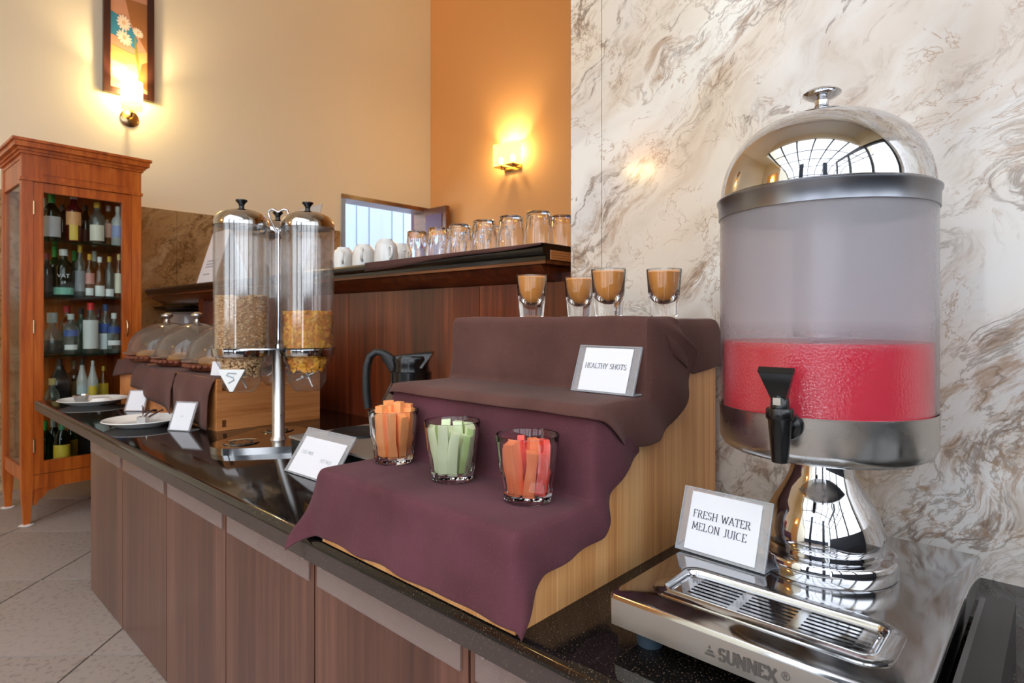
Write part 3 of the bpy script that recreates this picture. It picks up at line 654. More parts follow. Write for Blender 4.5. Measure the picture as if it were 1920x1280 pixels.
def stick_mesh(kind, ln, wd):
    bm = B(); s = wd/2
    if kind == 'wedge':     # cucumber spear with a strip of skin
        pr = [(-s, -s), (s, -s), (s*1.05, s*.2), (s*.6, s*.9), (-s*.6, s*.9), (-s*1.05, s*.2)]
        rings = []
        for k in range(5):
            t = k/4; bend = .0025*math.sin(t*PI); c = 1-.12*abs(t-.5)
            rings.append([bm.v((p[0]*c, p[1]*c+bend, t*ln)) for p in pr])
        for A, C in zip(rings, rings[1:]):
            for i in range(6): bm.f([A[i], A[(i+1) % 6], C[(i+1) % 6], C[i]], 1 if i == 3 else 0)
        bm.f(rings[0][::-1]); bm.f(rings[-1])
        return bm.mesh('stick', ['cucumber', 'cucumber_skin'], 50)
    rings = []
    for k in range(4):
        t = k/3; c = 1+(.10*math.sin(t*7+ln*900)) - (.25*t if kind == 'red' else 0)
        tw = .25*t
        rings.append([bm.v((c*s*sx*math.cos(tw)-c*s*sy*math.sin(tw), c*s*sx*math.sin(tw)+c*s*sy*math.cos(tw), t*ln)) for sx, sy in ((-1, -1), (1, -.8), (.9, 1), (-1, .9))])
    for A, C in zip(rings, rings[1:]):
        for i in range(4): bm.f([A[i], A[(i+1) % 4], C[(i+1) % 4], C[i]])
    bm.f(rings[0][::-1]); bm.f(rings[-1]); bm.bevel(.0022, 2)
    return bm.mesh('stick', {'carrot': 'carrot', 'red': 'red_carrot', 'red2': 'red_carrot2'}[kind], 40)
def fill(px, py, kinds, name, label, group, n, ln, wd, seed, tl, tgl):
    p = onz(px, py, ZS1); rnd_ = random.Random(seed)
    p.y = min(p.y, Y2-.0485)
    link_t = tag(link('tumbler', tum, None, (p.x, p.y, ZS1), (0, 0, rnd_.random())), tl, 'glass', 'tumblers of vegetable sticks')
    protos = [stick_mesh(k, ln*f, wd) for k in kinds for f in (.84, .97, 1.05, .91, 1.1)]
    done = 0; ring = 0
    spots = [(.0190, i/9*2*PI) for i in range(9)]+[(.0085, i/4*2*PI+.4) for i in range(4)]
    for i, (r, a) in enumerate(spots[:n]):
        a += rnd_.uniform(-.08, .08)
        base = Vector((r*math.cos(a), r*math.sin(a), 0))
        rt = r*1.42+rnd_.uniform(-.004, .001); at = a+rnd_.uniform(-.26, .26)
        top = Vector((rt*math.cos(at), rt*math.sin(at), ln*.9))
        d = (top-base).normalized(); q = d.to_track_quat('Z', 'Y'); 
        o = link(name, protos[i % len(protos)]); o.rotation_mode = 'QUATERNION'
        o.rotation_quaternion = q @ Matrix.Rotation(a+PI/2, 4, 'Z').to_quaternion()
        o.location = (p.x+base.x, p.y+base.y, ZS1+.0118+.001*(i % 2))
        tag(o, label, 'vegetable stick', group)
fill(738, 866, ['carrot'], 'carrot_stick', 'orange carrot stick standing in the tumbler next to the cucumber', 'carrot sticks in the tumbler', 13, .079, .0135, 1, 'faceted glass tumbler filled with orange carrot sticks', '')
fill(848, 898, ['wedge'], 'cucumber_stick', 'pale green cucumber stick standing in the middle tumbler', 'cucumber sticks in the tumbler', 11, .066, .0145, 5, 'faceted glass tumbler filled with pale green cucumber sticks', '')
fill(989, 938, ['red', 'red2'], 'red_carrot_stick', 'red carrot stick standing in the tumbler nearest the card', 'red carrot sticks in the tumbler', 12, .062, .0140, 9, 'faceted glass tumbler filled with red carrot sticks', '')
for o in list(COL.objects):
    if o.name.startswith('red_carrot_stick'): o['label'] = 'red carrot stick standing in the tumbler beside the cucumber glass'

# shot glasses with orange juice
def shot_meshes(h=.078, rt=.029, rb=.0225):
    bm = B(); inner = [(0, .0205), (.005, .021), (.012, .0255), (.0178, .034), (.0218, .045), (.0255, .062), (rt-.0016, h-.0006)]
    prof = [(0, .0005), (rb*.9, 0), (rb, .002), (rb+(rt-rb)*.5, h*.5), (rt-.0003, h-.001), (rt-.0007, h)]+inner[::-1]
    bm.lathe(prof, 40); g = bm.mesh('shot_glass', 'glass', 40)
    bm = B(); e = .0003
    jp = [(max(0, r-e), z+e) for r, z in inner[:-1]]+[(.0268-e, .0725), (0, .0725)]
    bm.lathe(jp, 32); j = bm.mesh('juice', 'orange_juice', 40)
    return g, j
sg, sj = shot_meshes()
ZS3 = ZT+S3+.0078
for (px, t, lab) in ((997, 1.115, 'shot glass of orange juice standing alone beside the dark bar panel'), (1086, 1.165, 'shot glass of orange juice standing partly behind its neighbour'),
                (1141, .985, 'shot glass of orange juice standing in front of another glass'), (1245, .985, 'shot glass of orange juice standing next to the red juice tank')):
    d = ray(px, 600); r = root('shot_glass', lab, 'shot glass', (d.x*t, min(d.y*t, .972), ZS3), group='shot glasses on the top step')
    link('glass_body', sg, r); link('juice_fill', sj, r)

# ================================================================ acrylic sign holders
def sign(name, label, base, wd, ht, lean, rz, foot, texts, th=.0022, insert=(.012, .006, .004), group='acrylic sign holders'):
    """L-shaped acrylic holder: leaning panel in XZ, foot running back (+Y)"""
    r = root(name, label, 'sign', base, (0, 0, rz), group)
    tilt = Matrix.Rotation(-lean, 4, 'X')
    b = B(); b.box(-wd/2, wd/2, -th/2, th/2, .001, ht, mat=tilt); b.bevel(.0005, 1); pn = part('panel', b, 'acrylic', r, 0)
    b = B()
    for x in (-wd/2, wd/2-.0016): b.box(x, x+.0016, -th*.75, th*.75, .001, ht, mat=tilt)
    b.box(-wd/2, wd/2, -th*.75, th*.75, ht-.0016, ht, mat=tilt); b.box(-wd/2, wd/2, -th*.8, th*.8, .0005, .0026, mat=tilt)
    part('panel_edge', b, 'acrylic_edge', r, 0)
    if foot:
        b = B(); b.box(-wd/2, wd/2, 0, foot, 0.0002, .0022); b.bevel(.0004, 1); part('foot', b, 'acrylic_edge', r, 0)
    mx, mt, mb = insert
    b = B(); b.box(-wd/2+mx, wd/2-mx, -th/2-.0007, -th/2-.0003, mb, ht-mt, mat=tilt); pp = part('paper_insert', b, 'paper', r, 0)
    for (txt, hh, x, z, mat, serif) in texts:
        b = B(); letters(b, txt, hh, x, z, -th/2-.0010, serif=serif, thick=.105)
        for v in b.bm.verts: v.co = tilt @ v.co
        part('lettering', b, mat, pp, 0)
    return r
p0 = onz(1058, 738, ZT+S2+.006); p1 = onz(1172, 750, ZT+S2+.006); wd = .112
sign('table_sign', 'acrylic sign holder reading HEALTHY SHOTS on the brown cloth', ((p0.x+p1.x)/2, .738, ZT+S2+.0090), wd, .074, math.radians(20), math.radians(-1), .022,
     [('HEALTHY SHOTS', .0076, 0, .038, 'ink', True)], insert=(.013, .004, .003))
TZ = ZT+.058
sign('table_sign', 'acrylic sign holder reading FRESH WATER MELON JUICE on the steel tray', (-.312, .700, TZ+.0004), .114, .080, math.radians(20), math.radians(-2), .024,
     [('FRESH WATER', .0088, -.002, .044, 'ink', True), ('MELON JUICE', .0088, -.003, .029, 'ink', True)], insert=(.012, .005, .004))
p0 = onz(536, 882, ZT)
sign('table_sign', 'wide acrylic sign holder with pale lettering leaning before the coffee warmer', (p0.x+.098, p0.y, ZT+.0004), .196, .112, math.radians(34), math.radians(2), .04,
     [('COLD MILK', .0075, -.045, .050, 'ink_pale', False), ('HOT MILK', .0075, .040, .040, 'ink_pale', False)], insert=(.014, .022, .004))
p0 = onz(335, 808, ZT)
sg2 = sign('table_sign', 'small acrylic sign holder beside the plate with tongs', (p0.x, p0.y, ZT+.0004), .085, .095, math.radians(22), math.radians(28), .04,
     [('IIIIIIII', .004, -.003, .045, 'ink_pale', False)], insert=(.006, .005, .003))
p0 = onz(240, 772, ZT)
sign('table_sign', 'small pale acrylic sign holder by the far plate', (p0.x, p0.y+.02, ZT+.0004), .08, .085, math.radians(24), math.radians(40), .04, [], insert=(.006, .005, .003))

# ================================================================ juice dispenser
DX, DYY = -.2185, .782
jd = root('juice_dispenser', 'steel juice dispenser with mirrored dome lid and red watermelon juice', 'juice dispenser', (DX, DYY, ZT), (0, 0, 0))
TR = math.radians(1.2)
def dl(x, y, z): return (x-DX, y-DYY, z)
tx0, tx1, ty0, ty1 = -.362, -.080, .540, .940
# base tray: folded steel box with a rounded opening for the drip tray
gx0, gx1, gy0, gy1 = -.338, -.108, .572, .668
def rrect(x0, x1, y0, y1, r, n=5):
    pts = []
    for cx, cy, a in ((x1-r, y0+r, -90), (x1-r, y1-r, 0), (x0+r, y1-r, 90), (x0+r, y0+r, 180)):
        for i in range(n+1):
            t = math.radians(a+90*i/n); pts.append((cx+r*math.cos(t)-DX, cy+r*math.sin(t)-DYY))
    return pts
def loft(b, loops, close_last=False):
    R2 = [[b.v((x, y, z)) for x, y in lp_] for lp_, z in loops]; n = len(R2[0])
    for P, Q in zip(R2, R2[1:]):
        for k in range(n): b.f([P[k], P[(k+1) % n], Q[(k+1) % n], Q[k]])
    if close_last: b.f(R2[-1])
    return R2
def orr(d, r): return rrect(tx0+d, tx1-d, ty0+d, ty1-d, r)
def irr(d, r=.026): return rrect(gx0+d, gx1-d, gy0+d, gy1-d, max(.004, r-d))
b = B(); loft(b, [(orr(.003, .004), .0235), (orr(0, .006), .0255), (orr(0, .006), .0555), (orr(.0012, .006), .0575), (orr(.003, .005), .058), (irr(.008), .058), (irr(.008), .034)], True)
base = part('base_tray', b, 'steel', jd, 40)
b = B(); b.box(tx0-DX+.004, tx1-DX-.004, ty0-DYY-.0006, ty0-DYY+.002, .026, .053); part('front_face', b, 'steel_brushed', base, 0)
for fx in (tx0+.03, tx1-.03):
    for fy in (ty0+.035, ty1-.035):
        b = B(); b.lathe([(0, 0), (.0135, 0), (.0145, .004), (.0145, .0233), (0, .0233)], 20, (fx-DX, fy-DYY, .0002)); part('foot', b, 'rubber', base)
b = B(); letters(b, 'SUNNEX', .0108, 0, 0, 0, thick=.23, serif=False)
part('brand_lettering', b, 'etch', base, 0, 'dull etched lettering', loc=dl(-.2125, ty0-.0009, .0332))
me = font_mesh('registered_mark', '\u00ae', .010, 'etch', 0); link('registered_mark', me, base, dl(-.1795, ty0-.0009, .0415), (PI/2, 0, 0))
b = B()   # triangle mark
for pts in (((0, 0), (.011, 0), (.0098, .0022), (.0012, .0022)), ((.0018, .0034), (.0094, .0034), (.0082, .0056), (.0040, .0056)), ((.0036, .0068), (.0066, .0068), (.0055, .0105))):
    b.f([b.v((x, 0, z)) for x, z in pts])
part('triangle_mark', b, 'etch', base, 0, loc=dl(-.2535, ty0-.0009, .0335))
# drip tray: flat flange, rolled lip and a sunken slotted grille
b = B(); loft(b, [(irr(0), .0582), (irr(.0005), .0596), (irr(.0115), .0600), (irr(.0125), .0612), (irr(.0140), .0612), (irr(.0155), .0596), (irr(.0165), .042)])
drip = part('drip_tray', b, 'steel', jd, 50)
b = B(); loft(b, [(irr(.0165), .0420), (irr(.030), .0405)], True); part('tray_well', b, 'dark_steel', drip, 0)
b = B(); X0, X1, Ya, Yb = gx0+.022-DX, gx1-.022-DX, gy0+.0185-DYY, gy1-.0185-DYY; GZ = .0545
ns, ng = 7, 3; gw = .010; ew = .013; sl_w = (X1-X0-2*ew-gw*(ng-1))/ng; pitch = (Yb-Ya-.003)/ns
for k in range(ns+1):
    y = Ya+k*pitch; b.box(X0, X1, y, y+pitch*.52, GZ, GZ+.0014)
xs = [X0]+[X0+ew+sl_w*(g+1)+gw*g for g in range(ng-1)]+[X1-ew]
for g, x in enumerate(xs): b.box(x, x+(ew if g in (0, ng) else gw), Ya, Yb+.0005, GZ-.0001, GZ+.00135)
part('drip_grille', b, 'steel', drip, 0, 'slotted steel drip grille')
for x0_, x1_ in ((X0-.004, X0), (X1, X1+.004)):
    b = B(); b.tube([((x0_+x1_)/2, Ya+.006, GZ), ((x0_+x1_)/2, Yb-.006, GZ)], .0024, 10); part('grille_end', b, 'chrome', drip)
# pedestal
b = B(); b.lathe([(0, .0583), (.078, .0583), (.079, .060), (.079, .076), (.0775, .0785), (.0735, .0798), (.066, .080), (.0635, .0815), (.063, .0855), (.0655, .088), (.066, .093), (.0655, .104), (.061, .119), (.052, .137), (.0425, .152), (.036, .166), (.033, .180), (.0325, .192), (0, .192)], 64)
part('pedestal', b, 'chrome', jd, 40)
RT = .1165
b = B(); b.lathe([(0, .1925), (.085, .193), (.104, .195), (.1125, .2), (.1165, .209), (RT+.0008, .245), (RT+.0014, .2475), (RT+.0002, .2478), (RT-.001, .2465), (RT-.0025, .21), (0, .2)], 72); part('steel_band', b, 'band', jd, 40)
ZJ = .325
b = B(); b.lathe([(0, .2105), (RT-.0046, .2105), (RT-.0046, ZJ), (0, ZJ)], 64); part('watermelon_juice', b, 'red_juice', jd, 40, 'red watermelon juice')
ZR = .500; HD = .098
b = B(); b.lathe([(RT-.0005, .2485), (RT-.0005, ZR-.01), (RT+.001, ZR-.008)], 72); b.lathe([(RT-.0035, .2115), (RT-.0035, ZR-.01)], 72)
tank = part('juice_tank', b, 'juice_tank', jd, 40, 'clear tank fogged with condensation')
b = B(); b.lathe([(0, .330), (.032, .330), (.032, ZR-.01), (0, ZR-.01)], 32); part('ice_tube', b, 'steel_brushed', jd, 40, 'steel ice tube inside the tank')
# lid: skirt band + mirrored dome + knob
b = B(); b.lathe([(RT-.001, ZR-.025), (RT+.0012, ZR-.025), (RT+.0016, ZR-.009), (RT+.0032, ZR-.006), (RT+.0036, ZR-.003), (RT+.001, ZR-.0005), (RT-.004, ZR)], 72); lid = part('lid_band', b, 'lid_skirt', jd, 40)
RD = RT-.001
dp = [(RD*math.cos(a)**.82, ZR+HD*math.sin(a)) for a in [PI/2*i/28 for i in range(28)]]+[(0, ZR+HD)]
b = B(); b.lathe(dp, 96); part('lid_dome', b, 'chrome', jd, 60, 'mirror-polished dome lid')
zk = ZR+HD-.0008
b = B(); b.lathe([(0, zk), (.011, zk), (.0085, zk+.003), (.0075, zk+.008), (.0085, zk+.010), (.0075, zk+.012), (.008, zk+.017), (.0155, zk+.0205), (.0205, zk+.0235), (.0215, zk+.0255), (.0185, zk+.0285), (.010, zk+.0305), (0, zk+.031)], 40); part('lid_knob', b, 'chrome', jd, 50)
# tap
b = B(); b.lathe([(0, -.047), (.0095, -.047), (.0105, -.0465), (.0155, .012), (.0175, .014), (.0180, .017), (.0180, .026), (.0165, .029), (.0125, .030), (.0115, .042), (.0085, .048), (0, .049)], 28, (0, -.034, 0), rf=lambda r, z, a: r*(1-.03*(math.sin(a*7) > .6)) if .013 < z < .027 else r)
tp = part('tap', b, 'black_plastic', jd, 40, 'black plastic lever tap', loc=(0, -RT, .238)); tp.scale = (.76, .76, .74)
b = B(); b.lathe([(0, 0), (.019, 0), (.0205, .003), (.019, .009), (.012, .011), (.012, .03), (0, .03)], 28); part('tap_shank', b, 'black_plastic', tp, rot=(PI/2, 0, 0))
b = B()
A = [(-.0075, -.0405, .036), (.0075, -.0405, .036), (.0075, -.0275, .036), (-.0075, -.0275, .036)]
C = [(-.0225, -.052, .078), (.0225, -.052, .078), (.0225, -.043, .081), (-.0225, -.043, .081)]
D = [(-.0235, -.053, .079), (.0235, -.053, .079), (.0235, -.047, .0865), (-.0235, -.047, .0865)]
V_ = [[b.v(p) for p in q] for q in (A, C, D)]
for P, Q in zip(V_, V_[1:]):
    for k in range(4): b.f([P[k], P[(k+1) % 4], Q[(k+1) % 4], Q[k]])
b.f(V_[0][::-1]); b.f(V_[-1]); b.bevel(.0012, 2); part('tap_lever', b, 'black_plastic', tp, 30)
b = B(); b.box(-.005, .005, -.0468, -.0458, .034, .044); b.bevel(.0004, 1); part('lever_clip', b, 'steel_brushed', tp, 0)

# black appliance beside the tray
ap = root('black_appliance', 'black plastic appliance with rounded edges beside the steel dispenser tray', 'appliance', (-.03, .6, ZT))
b = B(); b.box(-.036, -.0116, -.30, .232, .0005, .050); b.bevel(.007, 3); part('body', b, 'black_plastic', ap, 40)
b = B(); b.box(-.0415, -.0365, -.30, .228, .0005, .047); b.bevel(.0015, 1); part('side_rail', b, 'dark_steel', ap, 40)

# ================================================================ cereal dispenser
CP = Vector((-1.612, .773, ZT))
cd = root('cereal_dispenser', 'steel cereal dispenser with three clear tubes on one pole', 'cereal dispenser', CP)
def fr(lat, dep): v = R_*lat+F_*dep; return Vector((v.x, v.y, 0))
cyl = []
for (px, t) in ((453, 1.62), (577, 1.655), (521, 1.80)):
    p = fr((px-960)/FPX*t, t); cyl.append(Vector((p.x-CP.x, p.y-CP.y, 0)))
RC = .070
def hull_round(cs, r, n=14):
    # rounded triangle around three centres
    c0 = sum(cs, Vector())/3; cs = sorted(cs, key=lambda p: math.atan2(p.y-c0.y, p.x-c0.x)); out = []
    for i, p in enumerate(cs):
        a = cs[i-1]; c = cs[(i+1) % 3]
        d0 = (p-a).normalized(); d1 = (c-p).normalized()
        a0 = math.atan2(-d0.x, d0.y); a1 = math.atan2(-d1.x, d1.y)
        a0 = math.atan2(d0.y, d0.x)-PI/2; a1 = math.atan2(d1.y, d1.x)-PI/2
        while a1 < a0: a1 += 2*PI
        for k in range(n+1):
            t = a0+(a1-a0)*k/n; out.append((p.x+r*math.cos(t), p.y+r*math.sin(t)))
    return out
b = B(); b.prism(hull_round(cyl, .078), 'z', .0, .018); b.bevel(.004, 2, .9); bp = part('base_plate', b, 'steel', cd, 40)
for c in cyl:
    b = B(); b.lathe([(0, .0182), (.044, .0182), (.046, .0195), (.044, .021), (.040, .0196), (0, .0196)], 36, c); part('drip_dish', b, 'steel', bp, 40)
    b = B()
    for k in range(9):
        a = k*2*PI/9; b.lathe([(0, .0212), (.0035, .0208), (.004, .0198)], 8, (c.x+.026*math.cos(a), c.y+.026*math.sin(a), 0))
    part('dish_holes', b, 'black_matte', bp, 40)
ZPL = .272
b = B(); b.lathe([(0, .0182), (.022, .0182), (.019, .024), (.0165, .028), (.0165, ZPL-.001), (0, ZPL-.001)], 28); part('pole', b, 'steel_brushed', cd, 40)
b = B(); b.lathe([(.012, ZPL+.0035), (.010, ZPL+.012), (.006, ZPL+.016), (.006, ZPL+.05), (.0035, ZPL+.055), (.0035, .60)], 16); part('upper_rod', b, 'chrome', cd, 40)
hr = R_*1.0
loop = [(0, .615), (-.012, .635), (-.024, .66), (-.028, .672), (-.025, .682), (-.016, .685), (-.006, .680), (0, .676), (.006, .680), (.016, .685), (.025, .682), (.028, .672), (.024, .66), (.012, .635), (0, .615)]
b = B(); b.tube([(hr.x*l, hr.y*l, z-.026) for l, z in loop], .0032, 8); part('heart_handle', b, 'chrome', cd, 50, 'heart-shaped wire handle')
b = B(); b.prism(hull_round(cyl, RC+.006), 'z', ZPL, ZPL+.0035); b.bevel(.001, 1, .9); part('holder_plate', b, 'steel', cd, 40)
ZL = .615
for i, c in enumerate(cyl):
    b = B(); b.lathe([(RC, ZPL+.0042), (RC, ZL)], 48, c); b.lathe([(RC-.003, ZPL+.0042), (RC-.003, ZL)], 48, c); tb = part('tube', b, 'tube', cd, 40)
    b = B(); b.lathe([(RC+.0015, ZL-.012), (RC+.002, ZL+.001), (RC-.002, ZL+.008), (RC*.86, ZL+.02), (RC*.55, ZL+.0305), (RC*.2, ZL+.035), (0, ZL+.0355)], 48, c); ld = part('lid', b, 'steel', cd, 60)
    b = B(); z = ZL+.0352; b.lathe([(0, z), (.0075, z), (.0065, z+.008), (.008, z+.014), (.013, z+.020), (.0155, z+.0225), (.015, z+.0255), (0, z+.026)], 24, c); part('lid_knob', b, 'black_plastic', ld, 50)
    b = B(); b.lathe([(RC+.004, ZPL-.0005), (RC+.0045, ZPL-.004), (RC+.002, ZPL-.018), (RC-.002, ZPL-.020), (RC-.004, ZPL-.018)], 48, c); part('collar', b, 'steel', cd, 50)
    f8 = lambda r, z, a: r*(1 if z > ZPL-.045 else (math.cos(PI/8)/math.cos(((a+.2) % (PI/4))-PI/8)))
    b = B(); b.lathe([(RC-.006, ZPL-.019), (RC-.007, ZPL-.034), (RC-.016, ZPL-.052), (RC-.017, ZPL-.088), (RC-.022, ZPL-.100), (RC-.036, ZPL-.116), (RC-.046, ZPL-.118)], 48, c, rf=f8); hp = part('hopper', b, 'hopper', cd, 30)
    b = B(); b.tube([c+Vector((0, 0, ZPL-.075))-F_*(.044), c+Vector((0, 0, ZPL-.075))+F_*(.044)], .004, 8)
    for k in range(4):
        a = k*PI/2+.4; d = R_*math.cos(a)+Vector((0, 0, 1))*math.sin(a)
        b.tube([c+Vector((0, 0, ZPL-.075)), c+Vector((0, 0, ZPL-.075))+d*.034], .0025, 6)
    part('paddle_wheel', b, 'steel_brushed', hp, 40)
# turning knob: white triangle with an S
c = cyl[0]+Vector((0, 0, ZPL-.073))-F_*.0565
b = B(); tri = [(-.036, .022), (.036, .022), (.004, -.036), (-.004, -.036)]
b.prism(tri, 'y', -.004, .004); b.bevel(.0025, 2)
kn = part('turn_knob', b, 'white', cd, 30, 'white triangular turning knob', loc=c, rot=(0, 0, YAW))
b = B(); b.tube([(.014, -.0048, .012), (-.008, -.0048, .013), (-.012, -.0048, .007), (.006, -.0048, .001), (.008, -.0048, -.005), (-.001, -.0048, -.010), (-.007, -.0048, -.013)], .0016, 6); part('knob_mark', b, 'ink_pale', kn, 40)
# cereal inside
def cereal(name, c, top, bottom_hop, seed, label, kind):
    rg = random.Random(seed); bm = B()
    R = RC-.0075
    def core(z): return top-.012
    bm.lathe([(0, ZPL-.062), (.022, ZPL-.058), (RC-.032, ZPL-.046), (RC-.020, ZPL-.02), (R-.003, ZPL), (R-.002, top-.008), (0, top-.004)], 32, c, 1)
    if kind == 'granola':
        for _ in range(2300):
            a = rg.uniform(0, 2*PI); z = rg.uniform(ZPL-.075, top)
            if rg.random() < .16: r = R*math.sqrt(rg.random()); z = top-.004+.004*math.sin(a*2)
            elif z < ZPL: r = (RC-.013)-(ZPL-z)*.22
            else: r = R
            s = rg.uniform(.0025, .0052)
            bm.ball((c.x+r*math.cos(a), c.y+r*math.sin(a), z), s, 1 if s > .0046 else 1, (1, 1, rg.uniform(.55, .9)), 0 if rg.random() < .7 else 1)
        mats = ['granola1', 'granola2']
    else:
        for _ in range(1100):
            a = rg.uniform(0, 2*PI); z = rg.uniform(ZPL-.06, top)
            if rg.random() < .18: r = R*math.sqrt(rg.random()); z = top-.003
            elif z < ZPL: r = (RC-.014)-(ZPL-z)*.24
            else: r = R-rg.uniform(0, .002)
            p = Vector((c.x+r*math.cos(a), c.y+r*math.sin(a), z)); s = rg.uniform(.005, .0095)
            n = Vector((math.cos(a), math.sin(a), 0)); q = (n+Vector((rg.uniform(-.7, .7), rg.uniform(-.7, .7), rg.uniform(-.7, .7)))).normalized()
            u = q.orthogonal().normalized(); v = q.cross(u); mi = 0 if rg.random() < .65 else 1
            cen = bm.v(p+q*s*.28); rim = []
            for k in range(6):
                t = k*PI/3+rg.uniform(-.3, .3); rr = s*rg.uniform(.7, 1.1); rim.append(bm.v(p+u*rr*math.cos(t)+v*rr*math.sin(t)))
            for k in range(6): bm.f([cen, rim[k], rim[(k+1) % 6]], mi)
        mats = ['flakes1', 'flakes2']
    o = thing(name, bm, mats, label, 'cereal', CP, smooth=0 if kind != 'granola' else 60); o['kind'] = 'stuff'; return o
cereal('granola', cyl[0], .415, 0, 3, 'tan granola filling the clear tube with the triangular knob', 'granola')
cereal('corn_flakes', cyl[1], .372, 0, 4, 'golden corn flakes filling the clear tube beside the granola', 'flakes')

# ================================================================ coffee warmer and carafe
cw = root('coffee_warmer', 'low steel coffee warmer with round black hotplate behind the acrylic sign', 'coffee warmer', (-1.24, .86, ZT))
b = B(); b.box(-.20, .24, -.135, .135, .0005, .052); b.bevel(.004, 2); part('body', b, 'black_plastic', cw, 40)
b = B(); b.box(-.205, .245, -.14, .14, .0522, .0575); b.bevel(.002, 2); part('top_plate', b, 'steel_matte', cw, 40)
for hx in (-.105, .115):
    b = B(); b.lathe([(0, .059), (.062, .059), (.066, .0635), (.072, .0645), (.076, .0625), (.078, .0578)], 48, (hx, 0, 0)); part('hotplate', b, 'black_matte', cw, 50)
cf = root('coffee_carafe', 'glass coffee carafe with black handle and lid behind the stepped riser', 'carafe', (-1.125, .86, ZT+.0598), (0, 0, YAW))
b = B(); b.lathe([(0, .001), (.060, .001), (.070, .010), (.076, .035), (.076, .070), (.068, .105), (.054, .135), (.046, .150), (.046, .158)], 48); part('glass_bowl', b, 'coffee_glass', cf, 50)
b = B(); b.lathe([(.0465, .146), (.0475, .146), (.0475, .17), (.043, .172), (.041, .186), (.044, .200), (.040, .207), (0, .209)], 36); cl = part('lid', b, 'black_plastic', cf, 50)
b = B()
sp = [[(-.012, -.03, .186), (.03, -.034, .180), (.03, .034, .180), (-.012, .03, .186)], [(-.03, -.036, .206), (.052, -.02, .213), (.052, .02, .213), (-.03, .036, .206)], [(-.028, -.034, .209), (.050, -.016, .217), (.050, .016, .217), (-.028, .034, .209)]]
V_ = [[b.v(p) for p in q] for q in sp]
for P, Q in zip(V_, V_[1:]):
    for k in range(4): b.f([P[k], P[(k+1) % 4], Q[(k+1) % 4], Q[k]])
b.f(V_[0][::-1]); b.f(V_[-1]); b.bevel(.002, 2); part('spout', b, 'black_plastic', cl, 40)
hp = [(-.038, 0, .176), (-.052, 0, .200), (-.066, 0, .214), (-.082, 0, .216), (-.096, 0, .206), (-.103, 0, .185), (-.105, 0, .155), (-.104, 0, .12), (-.100, 0, .085)]
b = B()
ringv = []
for i, p in enumerate(hp):
    a = Vector(hp[max(0, i-1)]); c_ = Vector(hp[min(len(hp)-1, i+1)]); d = (c_-a).normalized(); n = Vector((-d.z, 0, d.x))
    wv = .013; tv = .0075 if i > 1 else .012
    ringv.append([b.v(Vector(p)+n*tv*sx+Vector((0, wv*sy, 0))) for sx, sy in ((-1, -.7), (-.5, -1), (.5, -1), (1, -.7), (1, .7), (.5, 1), (-.5, 1), (-1, .7))])
for P, Q in zip(ringv, ringv[1:]):
    for k in range(8): b.f([P[k], P[(k+1) % 8], Q[(k+1) % 8], Q[k]])
b.f(ringv[0][::-1]); b.f(ringv[-1]); part('handle', b, 'black_matte', cf, 50)

# ================================================================ glasses and cups on the bar
ZBT = ZB+.0035
tumi = tumbler_mesh(.098, .0415, .033)
b = B()
def napk(u, v):
    x = -1.72+u*.77; k = v*14
    hang = .024*(1-u)+.003*math.sin(u*9)+.004
    if k < 2.5: return (x, YS-.0055, ZB+.001-hang*(1-k/2))
    return (x, YS-.003+(k-2)*.018, ZB+.0012+.0006*abs(math.sin(u*23)))
b.grid(napk, 40, 14); nk = thing('bar_napkin', b, 'cloth_brown', 'brown cotton runner under the upturned tumblers on the bar', 'cloth', smooth=60)
nk.modifiers.new('thick', 'SOLIDIFY').thickness = .0012
gx = [782, 822, 862, 908, 958, 1010]
for i, px in enumerate(gx):
    p = onY(px, 500, 1.225); o = link('bar_tumbler', tumi, None, (p.x, p.y, ZBT+.098), (PI, 0, .3*i))
    tag(o, 'clear tumbler turned upside down in the front row, '+('next to the white cups', 'second from the white cups', 'third from the white cups', 'third from the bar end', 'second from the bar end', 'at the bar end')[i], 'glass', 'upturned tumblers on the bar')
for px, Y in ((1054, 1.32), (842, 1.335), (890, 1.335), (936, 1.335)):
    p = onY(px, 500, Y); o = link('bar_tumbler', tumi, None, (p.x, p.y, ZBT+.098), (PI, 0, .7))
    tag(o, 'clear tumbler turned upside down in the rear row beside the marble wall' if px == 1054 else 'clear tumbler turned upside down in the rear row behind other tumblers', 'glass', 'upturned tumblers in the rear row')
def cup(px, Y, rz, label, h=.082):
    p = onY(px, 500, Y); r = root('coffee_cup', label, 'cup', (p.x, p.y, ZB+.0004), (0, 0, rz), 'upturned white cups on the bar')
    b = B(); b.lathe([(0, h), (.020, h), (.0225, h+.001), (.0235, h-.004), (.032, h-.010), (.038, h-.025), (.0405, h*.4), (.042, .001), (.0405, 0), (.039, .002), (.037, h*.4), (.030, h-.016), (0, h-.010)], 36); part('bowl', b, 'white', r, 50)
    b = B(); b.tube([(.039, 0, .022), (.056, 0, .022), (.066, 0, .036), (.064, 0, .054), (.050, 0, .062), (.037, 0, .060)], .0048, 10); part('handle', b, 'white', r, 60)
cup(644, 1.215, -.6, 'white cup turned upside down at the end of the row by the dispenser')
cup(682, 1.215, -.7, 'white cup turned upside down between two others on the bar')
cup(724, 1.215, -.3, 'white cup turned upside down closest to the tumblers', .088)
cup(676, 1.33, .4, 'white cup turned upside down in the rear row behind the middle cups', .088)
cup(750, 1.32, -.2, 'white cup turned upside down in the rear row next to the tumblers', .088)

